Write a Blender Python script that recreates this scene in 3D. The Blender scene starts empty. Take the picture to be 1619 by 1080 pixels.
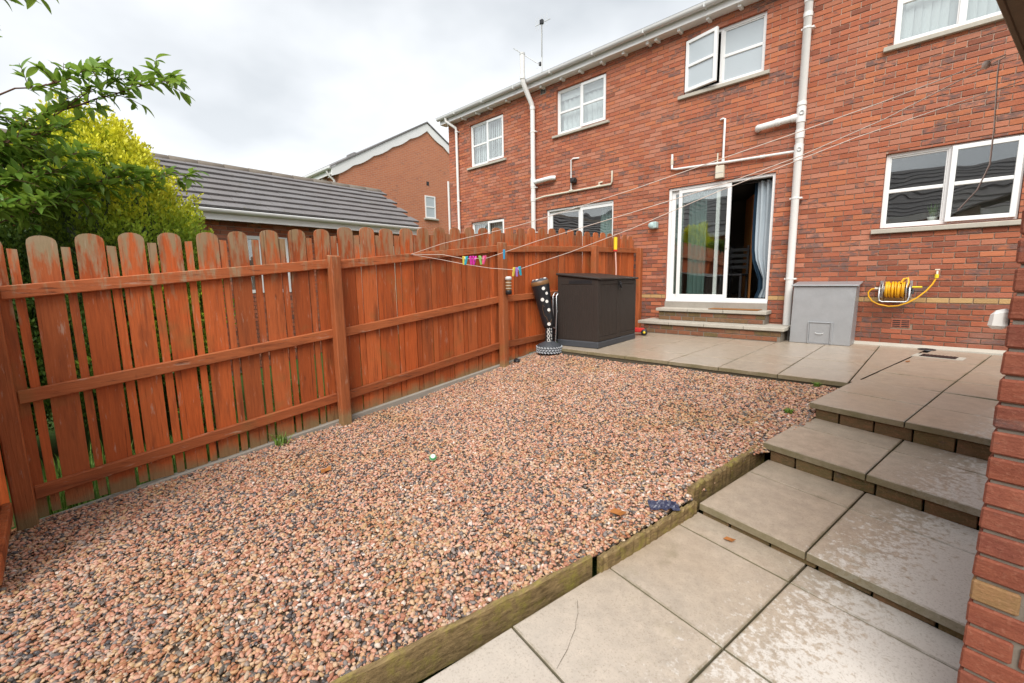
import bpy, math, random
from mathutils import Vector, Matrix, noise
random.seed(7)
rnd = random.random
def U(a, b): return a + (b - a) * rnd()
PI = math.pi
scene = bpy.context.scene
COL = scene.collection

# ------------------------------------------------------------------ camera
CAM = Vector((0.8457, -8.3562, 1.0739)); YAW, PIT, ROL = math.radians(44.133), math.radians(-7.946), math.radians(-0.890); FPX = 699.8
fw = Vector((-math.sin(YAW)*math.cos(PIT), math.cos(YAW)*math.cos(PIT), math.sin(PIT)))
rt = Vector((math.cos(YAW), math.sin(YAW), 0)); up = rt.cross(fw)
rt, up = rt*math.cos(ROL) + up*math.sin(ROL), up*math.cos(ROL) - rt*math.sin(ROL)
cd = bpy.data.cameras.new('camera'); cam = bpy.data.objects.new('camera', cd); COL.objects.link(cam)
cam.matrix_world = Matrix(((rt.x, up.x, -fw.x, CAM.x), (rt.y, up.y, -fw.y, CAM.y), (rt.z, up.z, -fw.z, CAM.z), (0, 0, 0, 1)))
cd.sensor_width = 36; cd.lens = 36*FPX/1619; cd.clip_start = 0.05; cd.clip_end = 500
cd.dof.use_dof = True; cd.dof.focus_distance = 4.2; cd.dof.aperture_fstop = 6.5
scene.camera = cam
def pix(p):                                   # where a world point falls (1619 px wide frame); used only to rank pieces by size
    d = Vector(p) - CAM; z = d.dot(fw)
    if z < .1: return None
    return 809.5 + FPX*d.dot(rt)/z, 540 - FPX*d.dot(up)/z, z

# ------------------------------------------------------------------ sky, sun, exposure
w = bpy.data.worlds.new('World'); scene.world = w; w.use_nodes = True
nt = w.node_tree; nt.nodes.clear()
def wn(t, **k):
    n = nt.nodes.new(t)
    for a, b in k.items(): setattr(n, a, b)
    return n
SUN_EL, SUN_AZ = math.radians(47), math.radians(152)      # azimuth from +Y, clockwise
sky = wn('ShaderNodeTexSky', sky_type='NISHITA', sun_disc=False, sun_elevation=SUN_EL, sun_rotation=SUN_AZ)
tc = wn('ShaderNodeTexCoord'); sep = wn('ShaderNodeSeparateXYZ'); nt.links.new(tc.outputs['Generated'], sep.inputs[0])
addz = wn('ShaderNodeMath', operation='ADD'); addz.inputs[1].default_value = .28
absz = wn('ShaderNodeMath', operation='ABSOLUTE'); nt.links.new(sep.outputs[2], absz.inputs[0]); nt.links.new(absz.outputs[0], addz.inputs[0])
dv = wn('ShaderNodeVectorMath', operation='DIVIDE'); cmb = wn('ShaderNodeCombineXYZ')
for i in range(3): nt.links.new(addz.outputs[0], cmb.inputs[i])
nt.links.new(tc.outputs['Generated'], dv.inputs[0]); nt.links.new(cmb.outputs[0], dv.inputs[1])
nz = wn('ShaderNodeTexNoise'); nz.inputs['Scale'].default_value = 1.15; nz.inputs['Detail'].default_value = 5; nz.inputs['Roughness'].default_value = .48
mp = wn('ShaderNodeMapping'); mp.inputs['Location'].default_value = (3.1, 1.4, .3); mp.inputs['Scale'].default_value = (1, 1, .3)
nt.links.new(dv.outputs[0], mp.inputs[0]); nt.links.new(mp.outputs[0], nz.inputs['Vector'])
rmp = wn('ShaderNodeValToRGB'); nt.links.new(nz.outputs['Fac'], rmp.inputs[0])
rmp.color_ramp.elements[0].position = .36; rmp.color_ramp.elements[0].color = (.52, .548, .57, 1)
rmp.color_ramp.elements[1].position = .66; rmp.color_ramp.elements[1].color = (1.0, 1.0, 1.0, 1)
e = rmp.color_ramp.elements.new(.5); e.color = (.77, .79, .805, 1)
hz = wn('ShaderNodeMapRange'); hz.inputs[1].default_value = 0; hz.inputs[2].default_value = .55; hz.inputs[3].default_value = .6; hz.inputs[4].default_value = 0
nt.links.new(absz.outputs[0], hz.inputs[0])
mxh = wn('ShaderNodeMix', data_type='RGBA'); mxh.inputs[7].default_value = (.98, .985, .99, 1)
nt.links.new(hz.outputs[0], mxh.inputs[0]); nt.links.new(rmp.outputs[0], mxh.inputs[6])
scl = wn('ShaderNodeVectorMath', operation='SCALE'); scl.inputs['Scale'].default_value = 4.3
nt.links.new(mxh.outputs[2], scl.inputs[0])
mix = wn('ShaderNodeMix', data_type='RGBA'); mix.inputs[0].default_value = .93
nt.links.new(sky.outputs[0], mix.inputs[6]); nt.links.new(scl.outputs[0], mix.inputs[7])
bg = wn('ShaderNodeBackground'); bg.inputs[1].default_value = .1
wo = wn('ShaderNodeOutputWorld'); nt.links.new(mix.outputs[2], bg.inputs[0]); nt.links.new(bg.outputs[0], wo.inputs[0])
sl = bpy.data.lights.new('sun', 'SUN'); sl.energy = 1.5; sl.angle = math.radians(45); sl.color = (1, .97, .92)
so = bpy.data.objects.new('sun', sl); COL.objects.link(so)
sd = Vector((math.sin(SUN_AZ)*math.cos(SUN_EL), math.cos(SUN_AZ)*math.cos(SUN_EL), math.sin(SUN_EL)))
so.rotation_euler = sd.to_track_quat('Z', 'Y').to_euler(); so.location = (3, -6, 9)
vs = scene.view_settings; vs.view_transform = 'Standard'; vs.look = 'None'; vs.exposure = 1.57; vs.gamma = 1
scene.cycles.max_bounces = 8; scene.cycles.transparent_max_bounces = 12

# ------------------------------------------------------------------ mesh helpers
class MB:
    def __init__(s): s.v = []; s.f = []; s.c = []; s.sm = []
    def add(s, vs, fs, col=None, M=None, smooth=False):
        o = len(s.v)
        s.v += [tuple(M @ Vector(p)) for p in vs] if M else [tuple(p) for p in vs]
        for f in fs: s.f.append(tuple(o+i for i in f)); s.c.append(col or (1, 1, 1, 0)); s.sm.append(smooth)
        return s
    def box(s, x0, x1, y0, y1, z0, z1, col=None, M=None, ch=0):
        if ch <= 0:
            vs = [(x0,y0,z0),(x1,y0,z0),(x1,y1,z0),(x0,y1,z0),(x0,y0,z1),(x1,y0,z1),(x1,y1,z1),(x0,y1,z1)]
            return s.add(vs, [(3,2,1,0),(4,5,6,7),(0,1,5,4),(1,2,6,5),(2,3,7,6),(3,0,4,7)], col, M)
        return s.poly8([(x0,y0,z0),(x1,y0,z0),(x1,y1,z0),(x0,y1,z0),(x0,y0,z1),(x1,y0,z1),(x1,y1,z1),(x0,y1,z1)], col, M, ch)
    def poly8(s, P, col=None, M=None, ch=.004):
        # chamfered hexahedron: three vertices per corner, each pulled in along the two other edges
        P = [Vector(p) for p in P]
        nb = [(1,3,4),(0,2,5),(3,1,6),(2,0,7),(5,7,0),(4,6,1),(7,5,2),(6,4,3)]   # neighbours along x,y,z
        vs = []
        for i in range(8):
            d = []
            for j in nb[i]:
                e = P[j]-P[i]; L = e.length; d.append(e/L*min(ch, L*.45) if L > 1e-9 else Vector())
            vs += [P[i]+d[1]+d[2], P[i]+d[0]+d[2], P[i]+d[0]+d[1]]              # on x-, y-, z-face
        X, Y, Z = (lambda i: i*3), (lambda i: i*3+1), (lambda i: i*3+2)
        f = [tuple(map(Z,(3,2,1,0))), tuple(map(Z,(4,5,6,7))), tuple(map(Y,(0,1,5,4))), tuple(map(X,(1,2,6,5))), tuple(map(Y,(2,3,7,6))), tuple(map(X,(3,0,4,7)))]
        for a, b in ((0,1),(3,2),(4,5),(7,6)): f.append((Y(a),Z(a),Z(b),Y(b)))
        for a, b in ((0,3),(1,2),(4,7),(5,6)): f.append((X(a),Z(a),Z(b),X(b)))
        for a, b in ((0,4),(1,5),(2,6),(3,7)): f.append((X(a),Y(a),Y(b),X(b)))
        for i in range(8): f.append((X(i),Y(i),Z(i)))
        cen = sum(P, Vector())/8; ff = []
        for q in f:
            a, b, c = vs[q[0]], vs[q[1]], vs[q[2]]
            n = (b-a).cross(c-a); m = sum((vs[k] for k in q), Vector())/len(q)
            ff.append(q if n.dot(m-cen) >= 0 else tuple(reversed(q)))
        return s.add(vs, ff, col, M)
    def tube(s, pts, r, n=8, col=None, cap=True, smooth=True):
        pts = [Vector(p) for p in pts]; k = len(pts); rr = r if isinstance(r, (list, tuple)) else [r]*k
        t = [(pts[min(i+1,k-1)]-pts[max(i-1,0)]).normalized() for i in range(k)]
        a = t[0].orthogonal().normalized(); vs = []
        for i in range(k):
            a = (a - t[i]*a.dot(t[i])).normalized(); b = t[i].cross(a)
            for j in range(n):
                th = 2*PI*j/n; vs.append(pts[i] + (a*math.cos(th)+b*math.sin(th))*rr[i])
        fs = [(i*n+j, i*n+(j+1)%n, (i+1)*n+(j+1)%n, (i+1)*n+j) for i in range(k-1) for j in range(n)]
        s.add(vs, fs, col, None, smooth)
        if cap: s.add([vs[j] for j in range(n)], [tuple(reversed(range(n)))], col); s.add([vs[(k-1)*n+j] for j in range(n)], [tuple(range(n))], col)
        return s
    def lathe(s, prof, n=20, col=None, M=None, smooth=True):
        vs = [(r*math.cos(2*PI*j/n), r*math.sin(2*PI*j/n), z) for r, z in prof for j in range(n)]
        fs = [(i*n+j, i*n+(j+1)%n, (i+1)*n+(j+1)%n, (i+1)*n+j) for i in range(len(prof)-1) for j in range(n)]
        return s.add(vs, fs, col, M, smooth)
    def prism(s, out, d0, d1, axis='x', col=None, M=None):      # outline (u,v) extruded along an axis
        m = {'x': lambda u,v,d:(d,u,v), 'y': lambda u,v,d:(u,d,v), 'z': lambda u,v,d:(u,v,d)}[axis]
        n = len(out); vs = [m(u,v,d0) for u,v in out]+[m(u,v,d1) for u,v in out]
        fs = [tuple(reversed(range(n))), tuple(range(n,2*n))]+[(i,(i+1)%n,n+(i+1)%n,n+i) for i in range(n)]
        return s.add(vs, fs, col, M)
    def mesh(s, name):
        me = bpy.data.meshes.new(name); me.from_pydata(s.v, [], s.f); me.update()
        me.polygons.foreach_set('use_smooth', s.sm)
        if any(c[:3] != (1,1,1) for c in s.c):
            at = me.color_attributes.new('bc', 'FLOAT_COLOR', 'CORNER'); buf = []
            for p, c in zip(me.polygons, s.c): buf += list(c)*p.loop_total
            at.data.foreach_set('color', buf)
        return me
    def build(s, name, mat, parent=None, loc=None):
        me = s.mesh(name); return link(name, me, mat, parent, loc)
def link(name, me, mat=None, parent=None, loc=None):
    if mat and not me.materials: me.materials.append(mat)
    o = bpy.data.objects.new(name, me); COL.objects.link(o)
    if loc: o.location = loc
    if parent: o.parent = parent
    return o
def thing(name, label, cat, loc=(0,0,0), group=None, rz=0):
    o = bpy.data.objects.new(name, None); COL.objects.link(o); o.location = loc; o.rotation_euler.z = rz; o.empty_display_size = .2
    return tag(o, label, cat, group)
def tag(o, label=None, cat=None, group=None, kind=None):
    for k, v in (('label',label),('category',cat),('group',group),('kind',kind)):
        if v: o[k] = v
    return o
def rotz(a, loc=(0,0,0)): return Matrix.Translation(loc) @ Matrix.Rotation(a, 4, 'Z')

# ------------------------------------------------------------------ materials
class NT:
    def __init__(s, name):
        s.m = bpy.data.materials.new(name); s.m.use_nodes = True; s.t = s.m.node_tree; s.t.nodes.clear()
        s.out = s.n('ShaderNodeOutputMaterial')
    def n(s, t, props=None, **k):
        n = s.t.nodes.new(t)
        for a, b in (props or {}).items(): setattr(n, a, b)
        for a, b in k.items():
            key = a.replace('_', ' ') if isinstance(a, str) else a
            key = int(key[1:]) if key[0] == 'i' and key[1:].isdigit() else key
            if hasattr(b, 'is_output'): s.t.links.new(b, n.inputs[key])
            else: n.inputs[key].default_value = b
        return n
    def mix(s, f, a, b, mode='MIX'):
        n = s.n('ShaderNodeMix', {'data_type':'RGBA','blend_type':mode})
        for i, x in ((0,f),(6,a),(7,b)):
            if hasattr(x, 'is_output'): s.t.links.new(x, n.inputs[i])
            else: n.inputs[i].default_value = x if i == 0 else (*x[:3], 1)
        return n.outputs[2]
    def math(s, op, a, b=0, clamp=False):
        n = s.n('ShaderNodeMath', {'operation':op,'use_clamp':clamp})
        for i, x in ((0,a),(1,b)):
            if hasattr(x, 'is_output'): s.t.links.new(x, n.inputs[i])
            else: n.inputs[i].default_value = x
        return n.outputs[0]
    def ramp(s, f, stops, interp='LINEAR'):
        n = s.n('ShaderNodeValToRGB', i0=f); cr = n.color_ramp; cr.interpolation = interp
        while len(cr.elements) < len(stops): cr.elements.new(.5)
        for e, (p, c) in zip(cr.elements, stops): e.position = p; e.color = (*c[:3], 1) if not isinstance(c, (int,float)) else (c,c,c,1)
        return n.outputs[0]
    def coord(s, rand=True, scale=(1,1,1)):
        v = s.n('ShaderNodeTexCoord').outputs['Object']
        if rand:
            oi = s.n('ShaderNodeObjectInfo'); m = s.math('MULTIPLY', oi.outputs['Random'], 57.3)
            v = s.n('ShaderNodeVectorMath', {'operation':'ADD'}, i0=v, i1=s.n('ShaderNodeCombineXYZ', i0=m, i1=m, i2=m).outputs[0]).outputs[0]
        return s.n('ShaderNodeMapping', Vector=v, Scale=scale).outputs[0]
    def noise(s, v, scale, detail=4, rough=.55, dist=0): return s.n('ShaderNodeTexNoise', Vector=v, Scale=scale, Detail=detail, Roughness=rough, Distortion=dist).outputs['Fac']
    def bump(s, h, st=.3, d=.01, normal=None):
        k = dict(Height=h, Strength=st, Distance=d)
        if normal: k['Normal'] = normal
        return s.n('ShaderNodeBump', **k).outputs[0]
    def end(s, col, rough=.6, normal=None, spec=.4, metal=0, **k):
        b = s.n('ShaderNodeBsdfPrincipled'); L = s.t.links
        for key, x in (('Base Color',col),('Roughness',rough),('Normal',normal),('Specular IOR Level',spec),('Metallic',metal), *k.items()):
            if x is None: continue
            if hasattr(x, 'is_output'): L.new(x, b.inputs[key])
            else: b.inputs[key].default_value = (*x[:3],1) if isinstance(x, tuple) else x
        L.new(b.outputs[0], s.out.inputs[0]); s.b = b; return s.m

def m_plain(name, c, rough=.5, spec=.4, metal=0, var=.12, sc=6, bump=.05):
    t = NT(name); v = t.coord(); n = t.noise(v, sc); n2 = t.noise(v, sc*9, 3)
    col = t.mix(t.math('MULTIPLY', n, var*2), c, tuple(x*.55 for x in c)); col = t.mix(t.math('MULTIPLY', n2, var), col, tuple(min(1,x*1.3+.02) for x in c))
    return t.end(col, t.math('ADD', t.math('MULTIPLY', n2, .2), rough-.1), t.bump(n2, bump, .004), spec, metal)
def m_brick(name, src):
    t = NT(name)
    if src == 'obj':
        oi = t.n('ShaderNodeObjectInfo'); c, a = oi.outputs['Color'], oi.outputs['Alpha']
    else:
        at = t.n('ShaderNodeAttribute', {'attribute_name':'bc'}); c, a = at.outputs['Color'], at.outputs['Alpha']
    v = t.n('ShaderNodeNewGeometry').outputs['Position']
    streak = t.noise(t.n('ShaderNodeMapping', Vector=v, Scale=(10,10,22)).outputs[0], 1.0, 5, .62)
    fine = t.noise(v, 90, 4, .65); mid = t.noise(t.n('ShaderNodeMapping', Vector=v, Scale=(1,1,2.5)).outputs[0], 14, 3)
    k = t.math('MULTIPLY', t.math('SUBTRACT', streak, t.math('SUBTRACT', .74, t.math('MULTIPLY', a, .40))), 7, True)
    k = t.math('MULTIPLY', k, .85)
    col = t.mix(k, c, (.125,.09,.085)); col = t.mix(t.math('MULTIPLY', t.math('SUBTRACT', mid, .45), 1.1, True), col, t.mix(.5, c, (.54,.20,.105)))
    col = t.mix(t.math('MULTIPLY', t.math('SUBTRACT', fine, .52), 1.3, True), col, (.46,.23,.155))
    big = t.noise(v, 1.3, 4, .6); col = t.mix(t.math('MULTIPLY', t.math('SUBTRACT', big, .56), 1.5, True), col, (.50,.30,.235))
    pit = t.noise(v, 55, 8, .78); drag = t.noise(t.n('ShaderNodeMapping', Vector=v, Scale=(18,18,70)).outputs[0], 1.4, 4, .6); col = t.mix(t.math('MULTIPLY', t.math('SUBTRACT', pit, .57), 4.5, True), col, t.mix(1, col, (.55,.5,.5), 'MULTIPLY')); h = t.math('ADD', t.math('ADD', t.math('MULTIPLY', fine, .5), mid), t.math('ADD', t.math('MULTIPLY', pit, 1.2), drag))
    return t.end(col, .88, t.bump(h, .6, .006), .2)
def m_mortar(name='mortar', c=(.42,.31,.24)):
    t = NT(name); v = t.n('ShaderNodeNewGeometry').outputs['Position']; n = t.noise(v, 2.2, 5); f = t.noise(v, 140, 3)
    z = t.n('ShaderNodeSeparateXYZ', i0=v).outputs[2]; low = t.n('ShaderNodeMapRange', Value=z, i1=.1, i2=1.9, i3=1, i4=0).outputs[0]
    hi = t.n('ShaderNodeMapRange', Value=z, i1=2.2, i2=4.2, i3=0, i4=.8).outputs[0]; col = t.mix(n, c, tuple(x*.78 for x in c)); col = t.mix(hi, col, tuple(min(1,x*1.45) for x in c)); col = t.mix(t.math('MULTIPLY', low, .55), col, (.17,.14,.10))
    return t.end(col, .95, t.bump(f, .4, .004), .15)
def m_wood(name, base, wear=.5, tops=True, ax=(1,1,.055)):
    sc = lambda k: tuple(q*k for q in ax)
    t = NT(name); v = t.coord(); P = t.n('ShaderNodeNewGeometry').outputs['Position']
    g = t.noise(t.n('ShaderNodeMapping', Vector=v, Scale=sc(26)).outputs[0], 3.2, 7, .66, .5)
    kn = t.n('ShaderNodeTexVoronoi', Vector=t.n('ShaderNodeMapping', Vector=v, Scale=(4,4,1.4)).outputs[0], Scale=1.4).outputs['Distance']
    oi = t.n('ShaderNodeObjectInfo').outputs['Random']
    col = t.mix(g, tuple(x*.46 for x in base), tuple(min(1,x*1.45) for x in base))
    col = t.mix(t.math('MULTIPLY', oi, .6), col, t.mix(g, (.25,.058,.018), (.50,.17,.06)))
    vb_ = t.math('ADD', t.math('MULTIPLY', t.math('FRACT', t.math('MULTIPLY', oi, 13.7)), .55), .66); col = t.mix(1, col, t.n('ShaderNodeCombineXYZ', i0=vb_, i1=vb_, i2=vb_).outputs[0], 'MULTIPLY')
    stn = t.noise(t.n('ShaderNodeMapping', Vector=v, Scale=(9,9,1.1) if ax[2] < 1 else (9,1.1,9)).outputs[0], 1.3, 5, .6); col = t.mix(t.math('MULTIPLY', t.math('SUBTRACT', stn, .52), 4, True), col, (.17,.045,.016))
    col = t.mix(t.math('MULTIPLY', t.math('SUBTRACT', .075, kn), 9, True), col, (.055,.022,.012))
    if tops:
        sp = t.n('ShaderNodeSeparateXYZ', i0=P); yy, zz = sp.outputs[1], sp.outputs[2]
        line = t.math('ADD', t.math('MULTIPLY', t.math('MINIMUM', yy, -2.6), .082), 2.09)       # height of the board tops along the slope
        below = t.math('SUBTRACT', line, zz)
        wn_ = t.noise(t.n('ShaderNodeMapping', Vector=P, Scale=(7,7,1.5)).outputs[0], 2.6, 5, .62); an = t.noise(P, 5.5, 4)
        tm = t.math('ADD', t.math('MULTIPLY', t.math('SUBTRACT', .43, below), 2.6), t.math('MULTIPLY', t.math('SUBTRACT', wn_, .56), 5.5))
        near = t.n('ShaderNodeMapRange', Value=yy, i1=-8.6, i2=-2.5, i3=1.15, i4=.35).outputs[0]
        tm = t.math('MULTIPLY', t.n('ShaderNodeClamp', i0=tm).outputs[0], near)
        grey = t.mix(an, (.42,.30,.20), (.22,.20,.095)); col = t.mix(t.math('MULTIPLY', tm, .85), col, grey)
        st = t.math('MULTIPLY', t.math('SUBTRACT', t.noise(t.n('ShaderNodeMapping', Vector=P, Scale=(16,16,2.6) if ax[2] < 1 else (16,2.6,16)).outputs[0], 1.7, 5, .68), .605), 9, True)
        col = t.mix(t.math('MULTIPLY', st, t.math('MULTIPLY', near, .6)), col, (.50,.36,.27))
        bm_ = t.math('ADD', t.math('MULTIPLY', t.math('SUBTRACT', below, 1.80), 9), t.math('MULTIPLY', t.math('SUBTRACT', an, .5), 3))
        col = t.mix(t.math('MULTIPLY', t.n('ShaderNodeClamp', i0=bm_).outputs[0], .85), col, t.mix(g, (.20,.12,.055), (.30,.23,.11)))
        edge = t.math('MULTIPLY', t.math('SUBTRACT', t.noise(P, 3.1, 3), .60), 4, True); col = t.mix(t.math('MULTIPLY', edge, .5), col, (.155,.15,.05))
    cr = t.math('MULTIPLY', t.math('SUBTRACT', t.noise(t.n('ShaderNodeMapping', Vector=v, Scale=sc(60) if ax[2] > .5 else (60,60,.9)).outputs[0], 1.6, 3, .5), .64), 14, True); col = t.mix(t.math('MULTIPLY', cr, .7), col, (.07,.022,.010))
    return t.end(col, .62, t.bump(t.math('SUBTRACT', g, cr), .5, .006), .3)
def m_slab(name, wet=(.42,.343,.262), dry=(.63,.585,.53), dryness=0., riser=False):
    t = NT(name); P = t.n('ShaderNodeNewGeometry').outputs['Position']; oi = t.n('ShaderNodeObjectInfo').outputs['Random']
    sp = t.n('ShaderNodeSeparateXYZ', i0=P)
    f = t.noise(P, 110, 4, .75); m = t.noise(P, 13, 7, .74); big = t.noise(P, 1.1, 3)
    # a, the distance to the right across the path: the side under the shed's eaves has stayed dry
    a = t.math('SUBTRACT', t.math('MULTIPLY', t.math('SUBTRACT', sp.outputs[0], .325), .987), t.math('MULTIPLY', t.math('ADD', sp.outputs[1], 6.606), .1607))
    yy = t.n('ShaderNodeMapRange', Value=sp.outputs[1], i1=-6.4, i2=-3.2, i3=.10, i4=-.32).outputs[0]
    pat = t.noise(t.n('ShaderNodeMapping', Vector=P, Scale=(1,1,1)).outputs[0], 34, 5, .68)
    dm = t.math('ADD', t.math('MULTIPLY', t.math('ADD', t.math('SUBTRACT', a, .13), yy), 5.0), t.math('MULTIPLY', t.math('SUBTRACT', pat, .5), 8.5))
    left = t.n('ShaderNodeMapRange', Value=sp.outputs[1], i1=-6.35, i2=-7.2, i3=0, i4=.75).outputs[0]
    dm = t.math('ADD', t.n('ShaderNodeClamp', i0=dm).outputs[0], t.math('MULTIPLY', left, t.math('ADD', big, .1)), True)
    c = t.mix(t.math('MULTIPLY', t.math('SUBTRACT', m, .28), 2.2, True), tuple(x*.72 for x in wet), tuple(x*1.2 for x in wet)); c = t.mix(t.math('MULTIPLY', oi, .3), c, (.40,.35,.295)); c = t.mix(t.math('MULTIPLY', t.math('SUBTRACT', big, .5), 1.2, True), c, (.36,.24,.14))
    d = t.mix(m, tuple(x*.88 for x in dry), dry)
    col = t.mix(dm, c, d); col = t.mix(t.math('MULTIPLY', t.math('SUBTRACT', f, .53), 3.6, True), col, (.22,.17,.12))
    mo = t.math('MULTIPLY', t.math('SUBTRACT', t.noise(P, 3.7, 5, .65), .61), 5, True); col = t.mix(t.math('MULTIPLY', mo, .5), col, (.17,.15,.075))
    eg = t.n('ShaderNodeAttribute', {'attribute_name':'edge'}).outputs['Fac']; em = t.math('MULTIPLY', t.math('SUBTRACT', t.math('ADD', t.math('MULTIPLY', eg, .40), t.math('MULTIPLY', t.noise(P, 4.5, 6, .75), 1.0)), .80), 4.5, True)
    col = t.mix(t.math('MULTIPLY', em, .65), col, t.mix(big, (.19,.145,.09), (.13,.12,.05)))
    N = t.n('ShaderNodeSeparateXYZ', i0=t.n('ShaderNodeNewGeometry').outputs['Normal']).outputs[2]
    side = t.n('ShaderNodeMapRange', Value=N, i1=.25, i2=.6, i3=1, i4=0).outputs[0]          # the edges carry algae
    al = t.mix(t.math('MULTIPLY', m, 1.3, True), (.20,.16,.09), (.115,.115,.035)); col = t.mix(t.math('MULTIPLY', side, t.math('ADD', t.math('MULTIPLY', pat, .7), .2)), col, al)
    rg = t.math('ADD', t.math('MULTIPLY', dm, .5), .30)
    return t.end(col, rg, t.bump(t.math('ADD', t.math('MULTIPLY', f, .6), m), .25, .004), .42)
def m_glass(name='window_glass', ior=2.3, tint=(.93,.96,.95)):
    t = NT(name); bf = t.n('ShaderNodeNewGeometry').outputs['Backfacing']; fr = t.n('ShaderNodeFresnel', IOR=t.math('ADD', t.math('MULTIPLY', t.math('SUBTRACT', 1, bf), ior), t.math('MULTIPLY', bf, 1/ior))).outputs[0]
    nb = t.bump(t.noise(t.n('ShaderNodeTexCoord').outputs['Object'], 2.2, 1), .06, .05)
    gl = t.n('ShaderNodeBsdfGlossy', Color=(1,1,1,1), Roughness=.0, Normal=nb); tr = t.n('ShaderNodeBsdfTransparent', Color=(*tint,1))
    mx = t.n('ShaderNodeMixShader', i0=fr, i1=tr.outputs[0], i2=gl.outputs[0]); t.t.links.new(mx.outputs[0], t.out.inputs[0]); return t.m
def m_leaf(name, a, b, trans=.35, rough=.42, attr=False):
    t = NT(name); oi = t.n('ShaderNodeObjectInfo').outputs['Random']
    if attr: at = t.n('ShaderNodeAttribute', {'attribute_name':'bc'}); base = at.outputs['Color']
    else: base = t.mix(oi, a, b)
    v = t.n('ShaderNodeTexCoord').outputs['Object']; n = t.noise(v, 30, 2)
    base = t.mix(t.math('MULTIPLY', n, .35), base, tuple(x*.6 for x in a))
    pb = t.n('ShaderNodeBsdfPrincipled', Base_Color=base, Roughness=rough); pb.inputs['Specular IOR Level'].default_value = .45
    tl = t.n('ShaderNodeBsdfTranslucent', Color=t.mix(.5, base, (.30,.42,.05)))
    mx = t.n('ShaderNodeMixShader', i0=trans, i1=pb.outputs[0], i2=tl.outputs[0]); t.t.links.new(mx.outputs[0], t.out.inputs[0]); return t.m
def m_tile(name, obj=True):
    t = NT(name); P = t.n('ShaderNodeNewGeometry').outputs['Position']; oi = t.n('ShaderNodeObjectInfo').outputs['Random']
    f = t.noise(P, 60, 4, .7); m = t.noise(P, 3, 5, .6)
    c = t.mix(m, (.135,.13,.133), (.235,.225,.228)); c = t.mix(t.math('MULTIPLY', oi, .4), c, (.17,.15,.145)); c = t.mix(t.math('MULTIPLY', t.math('SUBTRACT', f, .54), 3, True), c, (.36,.33,.28))
    c = t.mix(t.math('MULTIPLY', t.math('SUBTRACT', t.noise(P, 9, 4, .7), .6), 6, True), c, (.12,.11,.055))
    return t.end(c, .8, t.bump(f, .5, .006), .3)

M = {}
M['brick'] = m_brick('brick_joined', 'attr'); M['brick_o'] = m_brick('brick_single', 'obj'); M['mortar'] = m_mortar()
M['mortar2'] = m_mortar('outbuilding_mortar', (.30,.27,.24))
M['fence'] = m_wood('fence_wood', (.52,.108,.024)); M['rail'] = m_wood('rail_wood', (.41,.110,.036), ax=(1,.055,1)); M['post'] = m_wood('post_wood', (.39,.11,.036)); M['beam'] = m_plain('weathered_beam', (.22,.175,.12), .8, .2, 0, .5, 5, .3)
M['slab'] = m_slab('paving_slab')
M['sill'] = m_plain('concrete_sill', (.46,.425,.36), .85, .2, 0, .45, 9, .3)
M['upvc'] = m_plain('white_upvc', (.80,.80,.79), .34, .45, 0, .05, 3, .01)
M['pipe'] = m_plain('white_plastic_pipe', (.78,.765,.74), .38, .45, 0, .16, 4, .02)
M['oldpipe'] = m_plain('yellowed_plastic_pipe', (.66,.60,.48), .45, .4, 0, .2, 5, .02)
M['gutter'] = m_plain('gutter_plastic', (.62,.625,.615), .35, .45, 0, .25, 3, .02)
M['glass'] = m_glass(); M['frost'] = None
M['zinc'] = m_plain('galvanised_steel', (.44,.455,.47), .48, .5, .55, .35, 7, .05)
M['box'] = m_plain('brown_resin', (.036,.026,.021), .55, .35, 0, .35, 12, .12)
M['boxbase'] = m_plain('dark_grey_resin', (.055,.06,.07), .5, .4, 0, .3, 9, .1)
M['black'] = m_plain('black_plastic', (.018,.018,.02), .42, .45, 0, .2, 8, .03); M['vinyl'] = m_plain('black_vinyl', (.016,.017,.02), .36, .5, 0, .2, 6, .05)
M['bronze'] = m_plain('brown_vinyl', (.22,.11,.04), .4, .4, 0, .4, 14, .05); M['white'] = m_plain('white_print', (.78,.76,.72), .6, .3, 0, .12, 20, .02)
M['tyre'] = m_plain('grey_tyre_rubber', (.045,.05,.058), .55, .4, 0, .4, 10, .1); M['tread'] = m_plain('pale_tread', (.42,.45,.48), .6, .3, 0, .35, 16, .1)
M['yellow'] = m_plain('yellow_hose', (.80,.40,.012), .38, .45, 0, .15, 8, .02); M['yellow2'] = m_plain('yellow_plastic', (.82,.62,.03), .35, .45)
M['red'] = m_plain('red_plastic', (.62,.025,.02), .3, .5); M['steel'] = m_plain('bright_steel', (.62,.63,.64), .3, .5, .8, .2, 10)
M['soil'] = m_plain('soil', (.085,.06,.042), .95, .1, 0, .6, 6, .5); M['concrete'] = m_plain('grey_concrete', (.33,.30,.255), .85, .25, 0, .5, 6, .3)
M['jointsand'] = m_plain('joint_sand', (.10,.085,.06), .95, .1, 0, .5, 8, .3); M['fillet'] = m_plain('mortar_fillet', (.50,.46,.39), .8, .2, 0, .4, 8, .2)
M['render'] = m_plain('grey_plinth_render', (.36,.33,.285), .85, .2, 0, .5, 7, .25)
M['room'] = m_plain('dim_room_wall', (.26,.23,.20), .9, .1, 0, .2, 2, 0); M['roomfloor'] = m_plain('room_floor', (.10,.06,.035), .5, .3)
M['curtain'] = m_plain('grey_blue_curtain', (.42,.48,.52), .9, .1, 0, .2, 4, .05); M['teal'] = m_plain('teal_curtain', (.30,.42,.40), .9, .1, 0, .25, 4, .05)
M['navy'] = m_plain('navy_curtain_lining', (.02,.045,.075), .9, .1); M['pine'] = m_plain('varnished_pine', (.55,.22,.06), .4, .4, 0, .3, 5)
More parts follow.
